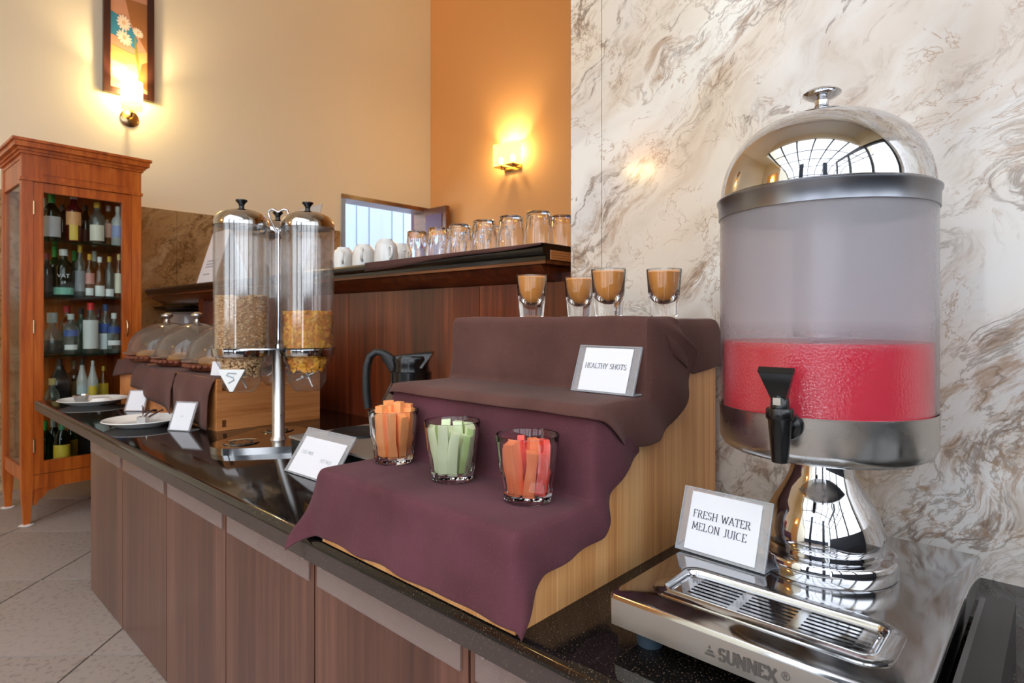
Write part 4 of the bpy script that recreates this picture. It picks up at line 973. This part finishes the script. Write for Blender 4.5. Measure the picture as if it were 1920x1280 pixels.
# paper sign and acrylic sign on the bar
p = onY(368, 525, 1.19)
ps = root('menu_card', 'white paper menu card leaning on the bar beside the cream wall', 'card', (p.x, 1.19, ZB+.0004))
b = B(); b.box(0, .24, -.0008, .0008, 0, .30, mat=Matrix.Rotation(math.radians(-17), 4, 'X')); pc = part('sheet', b, 'paper', ps, 0)
b = B(); b.box(0, .24, -.0008, .0008, 0, .30, mat=Matrix.Translation((0, .18, 0)) @ Matrix.Rotation(math.radians(17), 4, 'X')); part('back_sheet', b, 'paper', ps, 0)
b = B()
for k, zz in enumerate((.125, .108, .092, .05)):
    b.box(.055, .2-.02*k, -.0014, -.001, zz, zz+.007, mat=Matrix.Rotation(math.radians(-17), 4, 'X'))
part('printed_lines', b, 'ink_pale', pc, 0)
p = onY(524, 500, 1.22)
ac = root('acrylic_stand', 'tall clear acrylic menu stand behind the cereal tubes', 'sign', (p.x, 1.22, ZB+.0004))
b = B(); b.box(0, .20, -.0015, .0015, 0.0, .32, mat=Matrix.Rotation(math.radians(-17), 4, 'X')); part('panel', b, 'acrylic_edge', ac, 0)
b = B(); b.box(0, .20, 0, .11, 0, .003); part('foot', b, 'acrylic_edge', ac, 0)

# things in the open bay under the end of the bar
b = B(); b.lathe([(0, 0), (.12, 0), (.135, .02), (.14, .12), (.132, .165), (.11, .182), (0, .184)], 40)
p = onY(352, 600, 1.40); thing('ceramic_crock', b, 'white', 'round white ceramic crock in the dark bay under the bar', 'crock', (p.x, 1.40, .801))
b = B(); b.lathe([(0, 0), (.12, 0), (.14, .012), (.19, .02), (.192, .026), (.14, .034), (.12, .05), (0, .052)], 40); thing('black_pan', b, 'black_plastic', 'black round pan stacked on the white crock under the bar', 'pan', (p.x-.02, 1.40, .987))
b = B(); b.lathe([(0, 0), (.07, 0), (.085, .02), (.085, .13), (.07, .14), (0, .14)], 28); p = onY(305, 600, 1.34); thing('black_pot', b, 'black_matte', 'dull black pot standing beside the white crock under the bar', 'pot', (p.x, 1.36, .801))

# ================================================================ bread display
def crate(label, x0, x1, y0, y1, h):
    r = root('wooden_crate', label, 'crate', ((x0+x1)/2, y0, ZT), group='crates under the bread domes')
    X = (x1-x0)/2; D = y1-y0
    for sx in (-1, 1):
        b = B(); b.box(min(sx*X, sx*(X-.014)), max(sx*X, sx*(X-.014)), .0142, D-.0142, .0005, h); b.bevel(.001, 1); sp_ = part('end_board', b, 'crate_wood', r, 0)
        b = B()
        for k in range(2):
            b.box(sx*X-.0003 if sx > 0 else sx*X-.0006, sx*X+.0006 if sx > 0 else sx*X+.0003, .016, .028, .012+k*.115, .034+k*.115)
        part('finger_joint', b, 'copper_trim', sp_, 0)
    for y in (0, D-.014):
        b = B(); b.box(-X, X, y, y+.014, .0005, h); b.bevel(.001, 1); part('long_board', b, 'crate_wood', r, 0)
    b = B(); b.box(-X+.0145, X-.0145, .0145, D-.0145, h-.014, h-.001); part('top_board', b, 'crate_wood', r, 0)
HC = .165
crate('pine crate with finger joints under the bread domes beside the cereal dispenser', -2.76, -1.955, .738, 1.09, HC)
crate('pine crate under the bread domes at the far end of the counter', -3.24, -2.84, .79, 1.11, HC)
def runner(name, label, x0, x1, y0, drop, seed, back=.3, skew=0.0, side=0.0):
    rg = random.Random(seed); ph = rg.uniform(0, 6); b = B(); tot = back+drop
    def fn(u, v):
        s = v*tot; x = x0+(x1-x0)*u
        if s < back: y = y0+back-s; z = HC+.0025; out = 0
        else:
            q = s-back; y = y0-.006-.014*min(1, q/.05)*(1 if q > 0 else 0)+.008*math.sin(u*11+ph)*min(1, q/.1)-.02*q; z = HC+.0025-q*(1-.0*u)+ (skew*(u-.5)*q/drop)
            x += side*(q/drop)*(u-.5)*2
        return (x, y, z)
    b.grid(fn, 28, 26); o = thing(name, b, 'cloth_brown', label, 'cloth', (0, 0, ZT), smooth=60)
    o.modifiers.new('thick', 'SOLIDIFY').thickness = .002
    return o
runner('bread_cloth', 'brown cloth hanging over the crate next to the cereal dispenser', -2.30, -1.962, .738, .155, 1, skew=-.01)
runner('bread_cloth', 'brown cloth hanging over the crate under the middle dome', -2.765, -2.31, .738, .115, 2, skew=-.06, side=.01)
runner('bread_cloth', 'brown cloth with a stiff corner jutting over the far crate', -3.25, -2.845, .79, .055, 3, skew=.05, side=.05)
def dome(x, y, z, r, label, hgt=.118):
    d = root('bread_dome', label, 'dome cover', (x, y, z), group='clear bread domes')
    b = B(); pr = [(r+.018, .0005), (r+.016, .006), (r+.003, .010), (r, .018)]+[(r*math.cos(a), .018+hgt*math.sin(a)) for a in [PI/2*i/14 for i in range(1, 14)]]+[(0, .018+hgt)]
    b.lathe(pr, 56); part('cover', b, 'dome', d, 60)
    b = B(); z0 = .018+hgt; b.lathe([(0, z0), (.014, z0), (.010, z0+.006), (.009, z0+.014), (.016, z0+.020), (.023, z0+.026), (.024, z0+.032), (.018, z0+.040), (0, z0+.044)], 28); part('knob', b, 'chrome', d, 50)
def basket(x, y, r, label):
    z = ZT+HC+.0052
    k = root('bread_basket', label, 'basket', (x, y, z), group='woven trays under the domes')
    b = B(); b.lathe([(0, .0002), (r*.9, .0002), (r*1.02, .012), (r*1.06, .024), (r*1.02, .027), (r*.97, .016), (r*.85, .006), (0, .006)], 40); part('tray', b, 'basket', k, 50)
    b = B()
    for i in range(40):
        a = i*2*PI/40; b.ball((r*1.045*math.cos(a), r*1.045*math.sin(a), .019), .012, 1, (1, 1, .7))
    part('woven_rim', b, 'basket', k, 60)
    return z+.0335
for x, nm in ((-2.25, 'nearest the cereal dispenser'), (-2.60, 'between two other domes'), (-2.965, 'beside the liquor cabinet')):
    zt = basket(x, .905, .148, 'brown woven bread tray under the clear dome '+nm)
    dome(x, .905, zt, .150, 'clear acrylic dome cover with chrome knob '+nm)
    for q in range(5):
        a = q*2*PI/5+x; b = B(); b.ball((0, 0, .022), .035, 2, (1.3, .9, .62))
        thing('bread_roll', b, 'bread', 'small bread roll under the clear dome '+nm, 'bread roll', (x+.075*math.cos(a), .905+.075*math.sin(a), ZT+HC+.0118), (0, 0, a), 'bread rolls under the domes', 60)
b = B(); b.box(-.03, .03, -.0006, .0006, 0, .045, mat=Matrix.Rotation(math.radians(-12), 4, 'X')); b.box(-.03, .03, -.0006, .0006, 0, .045, mat=Matrix.Translation((0, .02, 0)) @ Matrix.Rotation(math.radians(12), 4, 'X'))
thing('tent_card', b, 'paper', 'small white folded card by the dome nearest the cereal dispenser', 'card', (-2.02, .765, ZT+HC+.0055), (0, 0, .4), smooth=0)

# plates and tongs on the counter
def plate(px, py, r, label, sub):
    p = onz(px, py, ZT); k = root('serving_plate', label, 'plate', (p.x, p.y, ZT+.0003), group='white serving plates')
    b = B(); b.lathe([(0, .003), (r*.55, .003), (r*.56, 0), (r*.62, 0), (r*.66, .004), (r*.97, .019), (r, .0215), (r*.985, .0235), (r*.95, .022), (r*.68, .009), (r*.6, .0065), (0, .0065)], 56); part('dish', b, 'white', k, 60)
    return p
p = plate(268, 797, .118, 'round white serving plate with tongs beside the small sign', 0)
tg = root('serving_tongs', 'steel serving tongs lying on the white plate by the small sign', 'tongs', (p.x, p.y, ZT+.0075), (0, 0, 2.5))
for s in (-1, 1):
    b = B(); b.tube([(0, s*.004, .012), (.06, s*.012, .020), (.12, s*.016, .026), (.135, s*.010, .022)], [.005, .0035, .003, .0045], 8); part('arm', b, 'steel', tg)
b = B(); b.box(-.016, .012, -.013, .013, .0, .022); b.bevel(.003, 2); part('hinge_block', b, 'steel_brushed', tg, 40)
b = B(); b.tube([(0, 0, .02), (.0, .0, .05), (-.006, 0, .058)], .0025, 8); part('latch', b, 'steel', tg)
p = plate(175, 757, .125, 'round white serving plate at the far end of the counter', 0)
b = B(); b.lathe([(0, 0), (.018, 0), (.022, .004), (.03, .03), (.028, .031), (.02, .008), (0, .006)], 28); thing('steel_cup', b, 'steel', 'little steel cup on the far white plate', 'cup', (p.x-.035, p.y-.035, ZT+.0072))
b = B(); b.lathe([(0, .022), (.03, .018), (.042, .006), (.044, 0), (0, 0)], 28); thing('white_lid', b, 'white', 'low white lid resting on the far white plate', 'lid', (p.x+.022, p.y+.022, ZT+.0082))

# ================================================================ liquor cabinet
X0c, X1c = -3.44, -3.88           # front, back
Ya, Yb = .447, .925               # left, right (as seen)
lc = root('liquor_cabinet', 'tall teak display cabinet with glass door full of liquor bottles', 'cabinet', ((X0c+X1c)/2, (Ya+Yb)/2, 0), (0, 0, math.radians(2.5)))
ccx, ccy = (X0c+X1c)/2, (Ya+Yb)/2
def cb(b, x0, x1, y0, y1, z0, z1): b.box(min(x0, x1)-ccx, max(x0, x1)-ccx, y0-ccy, y1-ccy, z0, z1); return b
ZTOP = 1.70
for (x, y) in ((X0c, Ya), (X0c, Yb-.042), (X1c+.042, Ya), (X1c+.042, Yb-.042)):
    b = B(); cb(b, x, x-.042, y, y+.042, .16, ZTOP-.02); b.bevel(.002, 1); part('corner_post', b, 'teak', lc, 0)
    cx, cy = x-.021-ccx, y+.021-ccy
    b = B(); A = [b.v((cx+sx*.012, cy+sy*.012, .008)) for sx, sy in ((-1, -1), (1, -1), (1, 1), (-1, 1))]; C = [b.v((cx+sx*.021, cy+sy*.021, .1598)) for sx, sy in ((-1, -1), (1, -1), (1, 1), (-1, 1))]
    for k in range(4): b.f([A[k], A[(k+1) % 4], C[(k+1) % 4], C[k]])
    b.f(A[::-1]); b.f(C); lg = part('leg', b, 'teak', lc, 0)
    b = B(); b.lathe([(0, .0003), (.026, .0003), (.030, .004), (.022, .007), (0, .0078)], 16, (cx, cy, 0)); part('foot_cup', b, 'white', lg, 40)
b = B(); cb(b, X0c-.003, X0c-.028, Ya+.0422, Yb-.0422, .162, .225); part('apron', b, 'teak', lc, 0)
for s, yy in ((1, Ya+.043), (-1, Yb-.043)):
    b = B(); pts = [(0, .1615), (s*.10, .1615), (s*.085, .150), (s*.065, .148), (s*.05, .138), (s*.036, .120), (s*.02, .108), (s*.012, .09), (0, .088)]
    b.prism([(yy+p[0]-ccy, p[1]) for p in pts], 'x', X0c-.008-ccx, X0c-.02-ccx)
    part('fret_bracket', b, 'teak', lc, 0)
b = B(); cb(b, X0c-.001, X0c-.03, Ya+.0422, Yb-.0422, 1.575, 1.675); fz = part('frieze', b, 'teak', lc, 0)
b = B(); cb(b, X0c+.003, X0c-.001, Ya+.07, Yb-.07, 1.595, 1.655); b.bevel(.002, 1); part('frieze_panel', b, 'teak', fz, 0)
b = B(); cb(b, X0c+.006, X0c-.03, Ya-.006, Yb+.006, 1.560, 1.574); b.bevel(.003, 2); part('moulding', b, 'teak', lc, 0)
# cornice: stepped flaring top
b = B()
for z0, z1, o in ((1.680, 1.692, .008), (1.692, 1.706, .016), (1.706, 1.730, .030), (1.730, 1.742, .038)):
    cb(b, X0c+o, X1c, Ya-o, Yb+o, z0, z1-.0002)
b.bevel(.003, 1); part('cornice', b, 'teak', lc, 40)
b = B(); cb(b, X0c-.002, X1c, Ya+.001, Yb-.001, 1.66, 1.6798); part('top_board', b, 'teak', lc, 0)
b = B(); cb(b, X0c-.03, X1c+.005, Ya+.006, Yb-.006, .228, .250); part('bottom_board', b, 'teak', lc, 0)
b = B(); cb(b, X1c+.012, X1c+.002, Ya+.0425, Yb-.0425, .20, 1.66); part('back_board', b, 'teak', lc, 0)
b = B(); cb(b, X0c-.045, X1c+.045, Yb-.014, Yb-.006, .25, 1.66); part('side_board', b, 'teak', lc, 0)
# left side: glass with a rail
for z0, z1 in ((.20, .262), (1.555, 1.66)):
    b = B(); cb(b, X0c-.0425, X1c+.0425, Ya+.004, Ya+.03, z0, z1); part('side_rail', b, 'teak', lc, 0)
b = B(); cb(b, X0c-.0425, X1c+.0425, Ya+.012, Ya+.015, .2622, 1.5548); part('side_pane', b, 'cabinet_glass', lc, 0)
# door
dY0, dY1 = Ya+.0432, Yb-.0432; gY0, gY1, gZ0, gZ1 = .527, .842, .285, 1.515
b = B(); cb(b, X0c-.003, X0c-.027, dY0, gY0, .228, 1.558); cb(b, X0c-.003, X0c-.027, gY1, dY1, .228, 1.558); cb(b, X0c-.003, X0c-.027, gY0, gY1, .228, gZ0); cb(b, X0c-.003, X0c-.027, gY0, gY1, gZ1, 1.558)
dor = part('door', b, 'teak', lc, 0)
b = B(); cb(b, X0c-.014, X0c-.017, gY0+.0005, gY1-.0005, gZ0+.0005, gZ1-.0005); part('glass_pane', b, 'cabinet_glass', dor, 0)
b = B(); b.tube([(X0c+.000-ccx, gY1+.018-ccy, .85), (X0c+.014-ccx, gY1+.018-ccy, .87), (X0c+.014-ccx, gY1+.018-ccy, .91), (X0c+.000-ccx, gY1+.018-ccy, .93)], .004, 8); part('handle', b, 'brass', dor)
for z in (.36, .9, 1.44):
    b = B(); b.tube([(X0c-.001-ccx, dY0+.001-ccy, z-.03), (X0c-.001-ccx, dY0+.001-ccy, z+.03)], .004, 8); part('hinge', b, 'brass', dor)
SH = [.2505, .525, .765, 1.045, 1.305]
M['shelf_glass'] = thin('shelf_glass', (150, 190, 175), 0.12, (60, 110, 95), 0.05)
for z in SH[1:]:
    b = B(); cb(b, X0c-.045, X1c+.015, Ya+.032, Yb-.016, z-.008, z-.0005); part('glass_shelf', b, 'shelf_glass', lc, 0)

# bottles
BM = {}
def bm_glass(key, rgb, haze, hz):
    M['bottle_'+key] = thin('bottle_'+key, rgb, haze, hz, 0.04, refl=1.4)
bm_glass('green', (40, 110, 50), .45, (20, 92, 36)); bm_glass('darkgreen', (20, 60, 34), .6, (8, 40, 22)); bm_glass('clear', (226, 234, 230), .16, (190, 205, 200))
bm_glass('red', (150, 20, 36), .6, (140, 18, 34)); bm_glass('amber', (200, 130, 50), .45, (180, 100, 30)); bm_glass('brown', (120, 60, 20), .6, (84, 40, 14)); bm_glass('grey', (110, 112, 118), .5, (90, 92, 98)); bm_glass('white', (240, 240, 240), .9, (236, 236, 234)); bm_glass('teal', (150, 205, 190), .3, (120, 190, 170))
def colmat(rgb):
    k = 'col_%d_%d_%d' % rgb
    if k not in M: M[k] = plain(k, rgb, 0.45)
    return k
def bottle(px, sh, kind, h, r, gl, cap, labels, text, dx=0.0, sq=False, liquid=None, lettering=None):
    X = X0c-.10-dx; p = onX(px, 600, X); z = SH[sh]
    o = root('liquor_bottle', text, 'bottle', (p.x, p.y, z+.0004), (0, 0, 0), 'bottles in the liquor cabinet')
    if kind == 'spirit': pr = [(0, 0), (r*.92, 0), (r, .004), (r, h*.60), (r*.9, h*.67), (r*.45, h*.76), (r*.36, h*.82), (r*.36, h*.9)]; capz = (h*.86, h, r*.42)
    elif kind == 'wine': pr = [(0, 0), (r*.94, 0), (r, .004), (r, h*.56), (r*.85, h*.66), (r*.42, h*.76), (r*.36, h*.8), (r*.36, h*.97)]; capz = (h*.78, h, r*.39)
    elif kind == 'decanter': pr = [(0, 0), (r*.8, 0), (r, .02), (r*.98, h*.4), (r*.7, h*.56), (r*.34, h*.66), (r*.32, h*.78)]; capz = (h*.76, h, r*.48)
    else: pr = [(0, 0), (r*.95, 0), (r, .005), (r, h*.5), (r*.92, h*.55), (r*.5, h*.74), (r*.42, h*.8), (r*.42, h*.86)]; capz = (h*.84, h, r*.30)
    rf = (lambda q, zz, a: q*min(1.25, 1/max(abs(math.cos(a)), abs(math.sin(a)))) if zz < h*.6 else q) if sq else None
    b = B(); b.lathe(pr, 24, rf=rf); part('bottle_glass', b, 'bottle_'+gl, o, 50)
    b = B(); z0, z1, rc = capz; b.lathe([(rc*.98, z0), (rc, z0+.002), (rc, z1-.002), (rc*.9, z1), (0, z1)], 18); part('cap', b, colmat(cap), o, 40)
    ca = math.atan2(-p.y, -p.x)
    for (f0, f1, rgb, wdt) in labels:
        b = B(); b.lathe([(r*(1.2 if sq else 1)+.0009, h*f0), (r*(1.2 if sq else 1)+.0009, h*f1)], 14, a0=ca-wdt, a1=ca+wdt); part('paper_label', b, colmat(rgb), o, 60)
    if liquid:
        b = B(); b.lathe([(0, .004), (r*.76, .004), (r*.94, .022), (r*.92, h*.34), (0, h*.34)], 20); part('liquor', b, 'bottle_'+liquid, o, 50)
    if lettering:
        for k, (t, sz, zz) in enumerate(lettering):
            me = font_mesh('lettering', t, sz, 'paper'); a = ca
            link('lettering', me, o, ((r+.003)*math.cos(a), (r+.003)*math.sin(a), h*zz), (PI/2, 0, a+PI/2))
W_ = (232, 230, 228); GD = (206, 160, 50)
bottle(97, 4, 'wine', .23, .036, 'darkgreen', (40, 140, 60), [(.08, .50, (205, 205, 212), 1.2)], 'green bottle with plain white label on the top shelf')
bottle(82, 4, 'wine', .22, .03, 'green', (220, 220, 190), [], 'slim green bottle against the door stile on the top shelf', .12)
bottle(138, 4, 'spirit', .245, .034, 'red', (206, 200, 214), [(.34, .6, (236, 168, 110), 1.0), (.04, .34, (238, 196, 80), .5)], 'dark red liqueur bottle with orange label on the top shelf')
bottle(182, 4, 'spirit', .21, .034, 'clear', GD, [(.08, .45, (236, 228, 210), 1.0)], 'clear bottle with gold cap on the top shelf')
bottle(203, 4, 'spirit', .205, .026, 'amber', (170, 150, 140), [(.2, .55, (210, 150, 130), .9)], 'amber bottle with pink label on the top shelf', .03)
bottle(221, 4, 'spirit', .2, .028, 'white', (220, 214, 206), [(.2, .5, (150, 160, 205), .9)], 'white bottle with blue label on the top shelf', -.01)
bottle(117, 4, 'spirit', .2, .026, 'brown', (40, 34, 30), [], 'dark brown bottle behind the red liqueur on the top shelf', .13)
bottle(160, 4, 'spirit', .21, .03, 'brown', (60, 16, 20), [(.1, .4, (96, 24, 20), 1.0)], 'brown bottle in the back row on the top shelf', .13)
bottle(88, 3, 'spirit', .2, .024, 'grey', (150, 50, 60), [(.1, .5, (70, 66, 70), 1.1)], 'smoky grey bottle on the second shelf')
bottle(119, 3, 'spirit', .225, .042, 'darkgreen', (226, 226, 226), [(.03, .18, (130, 200, 180), 1.1)], 'wide dark green bottle with white VAT lettering', 0, lettering=[('VAT', .026, .42), ('69', .020, .28)])
bottle(103, 3, 'wine', .25, .03, 'green', (60, 170, 70), [], 'bright green bottle behind the wide dark bottle', .13)
bottle(150, 3, 'spirit', .25, .023, 'clear', GD, [(.1, .5, (150, 150, 156), 1.0)], 'tall clear bottle with gold top on the second shelf')
bottle(168, 3, 'spirit', .21, .023, 'amber', (216, 160, 40), [(.3, .55, (216, 150, 140), 1.0), (.03, .2, (240, 240, 240), .7)], 'amber bottle with pink label on the second shelf')
bottle(187, 3, 'spirit', .2, .024, 'amber', (230, 230, 226), [(.02, .28, (242, 242, 240), 1.0)], 'amber bottle with broad white label on the second shelf')
bottle(205, 3, 'spirit', .205, .022, 'clear', GD, [(.02, .2, (244, 244, 244), .9)], 'small clear bottle with gold cap on the second shelf')
bottle(223, 3, 'spirit', .22, .022, 'amber', (214, 180, 120), [(.1, .55, (232, 224, 200), .9)], 'amber bottle with cream label beside the door frame')
bottle(140, 3, 'wine', .235, .026, 'green', (40, 150, 60), [], 'slim green bottle in the back row on the second shelf', .14)
bottle(177, 3, 'wine', .24, .026, 'clear', (220, 220, 210), [], 'slim clear bottle in the back row on the second shelf', .14)
bottle(98, 2, 'decanter', .20, .043, 'clear', (180, 184, 182), [], 'squat clear decanter of brown whisky on the third shelf', 0, liquid='brown')
bottle(126, 2, 'spirit', .235, .034, 'amber', (190, 34, 44), [], 'amber bottle with dark red cap on the third shelf', .11)
bottle(133, 2, 'spirit', .195, .033, 'clear', (196, 204, 200), [(.45, .6, (70, 92, 160), 1.0), (.12, .24, (236, 236, 236), .8)], 'clear bottle with blue and white labels on the third shelf', -.02)
bottle(170, 2, 'spirit', .25, .034, 'clear', (222, 38, 44), [(.10, .66, (226, 224, 222), 1.1)], 'clear vodka bottle with bright red cap and tall white label', -.01)
bottle(198, 2, 'spirit', .245, .030, 'clear', (40, 62, 120), [(.42, .60, (52, 80, 160), 1.1), (.08, .40, (232, 234, 240), 1.0)], 'clear bottle with navy cap and blue label on the third shelf', .02)
bottle(214, 2, 'spirit', .2, .030, 'clear', (214, 216, 214), [(.5, .66, (52, 76, 150), 1.0), (.2, .32, (240, 240, 240), 1.0)], 'clear bottle with silver cap beside the door frame', -.03)
bottle(152, 2, 'spirit', .225, .026, 'teal', (40, 40, 40), [], 'pale green bottle in the back row on the third shelf', .14)
bottle(185, 2, 'spirit', .225, .026, 'red', (120, 20, 30), [], 'dark red bottle in the back row on the third shelf', .14)
bottle(112, 1, 'squeeze', .215, .042, 'grey', (50, 50, 54), [], 'dull grey square bottle on the fourth shelf', .08, True)
bottle(98, 1, 'decanter', .13, .030, 'clear', (214, 190, 120), [], 'small clear decanter with gold stopper on the fourth shelf', -.02)
bottle(154, 1, 'squeeze', .215, .023, 'white', (46, 46, 48), [(.15, .4, (190, 200, 204), 1.0)], 'white squeeze bottle with dark spout on the fourth shelf')
bottle(174, 1, 'squeeze', .205, .023, 'white', (206, 206, 206), [(.15, .4, (224, 186, 60), .8)], 'white squeeze bottle with yellow fruit label on the fourth shelf', -.02)
bottle(194, 1, 'squeeze', .17, .024, 'amber', (230, 190, 60), [(.1, .5, (238, 196, 60), 1.0)], 'yellow juice bottle on the fourth shelf', .06)
bottle(139, 1, 'spirit', .2, .03, 'brown', (110, 86, 30), [(.1, .5, (104, 76, 24), 1.0)], 'brown bottle with ochre label in the back of the fourth shelf', .13)
bottle(84, 0, 'wine', .2, .033, 'green', (70, 200, 90), [], 'green wine bottle against the door stile on the bottom board', .02)
bottle(101, 0, 'wine', .2, .034, 'darkgreen', (150, 160, 160), [], 'dark green wine bottle with grey capsule on the bottom board', .1)
bottle(116, 0, 'wine', .20, .034, 'darkgreen', (70, 140, 100), [(.02, .44, (240, 206, 70), 1.2), (.02, .14, (238, 236, 216), 1.21)], 'wine bottle with bright yellow label on the bottom board', -.02)
bottle(133, 0, 'wine', .19, .032, 'green', (50, 150, 60), [(.05, .5, (140, 120, 30), 1.0)], 'green wine bottle with dull ochre label on the bottom board', .05)
b = B(); b.box(-.04, .04, -.035, .035, 0, .16); b.bevel(.003, 1); p = onX(152, 600, X0c-.2); thing('gift_carton', b, 'black_matte', 'dark carton standing on the bottom board of the cabinet', 'carton', (p.x, p.y, SH[0]+.0004))

# ================================================================ picture and wall lamps
fy0, fy1, fz0 = .945, 1.215, 2.305
pic = root('flower_painting', 'tall flower painting in a dark brown frame above the wall lamp', 'painting', (XC+.001, (fy0+fy1)/2, fz0))
hw = (fy1-fy0)/2; FH = .74
b = B()
for y0, y1, z0, z1 in ((-hw, -hw+.036, 0, FH), (hw-.036, hw, 0, FH), (-hw+.036, hw-.036, 0, .036), (-hw+.036, hw-.036, FH-.036, FH)): b.box(.0, .03, y0, y1, z0, z1)
part('frame', b, 'frame_dark', pic, 0)
b = B(); b.box(.0, .012, -hw+.036, hw-.036, .036, FH-.036); cv = part('canvas', b, colmat((206, 148, 118)), pic, 0)
def patch(name, pts, rgb, dx, par):
    b = B(); b.f([b.v((.0125+dx, y, z)) for y, z in pts]); b.mesh
    return part(name, b, colmat(rgb), par, 0)
q = hw-.037
patch('painted_field', [(-q, .30), (q*.2, .27), (q, .31), (q, .22), (-q*.1, .2), (-q, .22)], (214, 158, 96), .0002, cv)
patch('painted_field', [(-q, .22), (-q*.1, .2), (-q*.1, .13), (-q, .14)], (222, 150, 132), .0003, cv)
patch('painted_field', [(-q, .245), (-q*.1, .225), (-q*.1, .19), (-q, .205)], (232, 188, 92), .0004, cv)
patch('painted_sky', [(-q, .36), (-q*.2, .34), (q*.35, .30), (q*.5, .36), (0, .46), (-q, .50)], (62, 138, 170), .0004, cv)
patch('painted_field', [(q*.1, .46), (q, .30), (q, .60), (-q*.2, .6)], (160, 104, 60), .0003, cv)
patch('painted_field', [(q*.45, .10), (q, .06), (q, .24), (q*.7, .22)], (150, 96, 50), .0004, cv)
patch('painted_stem', [(q*.3, .38), (q*.38, .38), (q*.6, .2), (q*.55, .12), (q*.45, .2), (q*.35, .27)], (140, 132, 60), .0006, cv)
def flower(y, z, r, tl):
    b = B()
    for k in range(13):
        a = k*2*PI/13; c, s = math.cos(a), math.sin(a)
        pt = [(0, 0), (.45, -.16), (.9, -.13), (1, 0), (.9, .13), (.45, .16)]
        ps_ = [(r*(u*c-w2*s)*.75, r*(u*s+w2*c)) for u, w2 in pt]
        b.f([b.v((.0135+.00003*k, y+u*math.cos(tl)-w2*math.sin(tl), z+u*math.sin(tl)+w2*math.cos(tl))) for u, w2 in ps_])
    f = part('painted_flower', b, colmat((240, 222, 200)), cv, 0)
    b = B(); b.f([b.v((.0142, y+r*.2*math.cos(a), z+r*.26*math.sin(a))) for a in [i*PI/5 for i in range(10)]]); part('painted_centre', b, colmat((232, 190, 150)), cv, 0)
flower(-q*.28, .445, .05, .2); flower(-q*.25, .355, .05, .7); flower(q*.5, .41, .035, .8)
def glow(loc, e, rad=.02, name='wall_lamp_light'):
    l = bpy.data.lights.new(name, 'POINT'); l.energy = e; l.color = (1.0, .74, .40); l.shadow_soft_size = rad
    o = bpy.data.objects.new(name, l); COL.objects.link(o); o.location = loc
# round glass lamp under the painting
py = onX(238, 200, XC).y; pz = onX(238, 185, XC).z
sc1 = root('wall_lamp', 'lit round amber glass wall lamp on the cream wall below the painting', 'wall lamp', (XC+.001, py, pz))
b = B(); b.lathe([(0, 0), (.05, 0), (.052, .006), (.045, .012), (0, .014)], 28); part('wall_plate', b, 'brass', sc1, 50, loc=(0, .012, -.12), rot=(0, PI/2, 0))
b = B(); b.tube([(.01, 0, -.12), (.09, 0, -.125), (.1, 0, -.11), (.1, 0, -.095)], .008, 10); part('arm', b, 'brass', sc1)
b = B(); b.lathe([(0, -.095), (.045, -.095), (.056, -.09), (.057, -.055)], 32, (.1, 0, 0)); part('shade_rim', b, 'shade', sc1, 50)
b = B(); b.lathe([(.057, -.0545), (.057, .075)], 32, (.1, 0, 0)); part('glass_shade', b, 'shade_hot', sc1, 50)
glow((XC+.1, py, pz+.03), 14)
# twin square glass lamp on the orange wall
p = onY(963, 297, YO)
def twin(px_, py_, pz_, rz, label):
    s2 = root('wall_lamp', label, 'wall lamp', (px_, py_, pz_), (0, 0, rz))
    b = B(); b.box(-.09, .09, -.012, 0, -.10, -.06); b.bevel(.002, 1); part('wall_plate', b, 'brass', s2, 0)
    for x in (-.062, .062):
        b = B(); b.tube([(x, -.012, -.08), (x, -.075, -.088), (x, -.075, -.078)], .006, 8); part('arm', b, 'brass', s2)
        b = B(); b.box(x-.045, x+.045, -.12, -.03, -.0775, -.072); part('shade_base', b, 'brass', s2, 0)
        b = B(); b.box(x-.045, x+.045, -.12, -.03, -.071, .10)
        for f in [f for f in b.bm.faces if f.normal.z > .9 or f.calc_center_median().z > .0999]: b.bm.faces.remove(f)
        part('glass_shade', b, 'shade', s2, 0)
        b = B(); b.ball((x, -.075, -.02), .018, 2, (1, 1, 1.5)); part('bulb', b, 'bulb', s2, 60)
    return s2
twin(p.x, YO-.001, p.z, 0, 'lit twin square amber glass wall lamp on the orange wall')
for q in (-.062, .062): glow((p.x+q, YO-.076, p.z+.04), 8)
# lamp on the orange bay behind the viewer, mirrored in the marble
twin(-2.73, -2.579, 2.2, PI, 'lit twin square amber glass wall lamp on the orange bay opposite the marble')
for q in (-.062, .062): glow((-2.73+q, -2.504, 2.24), 8, name='wall_lamp_light_offscreen')
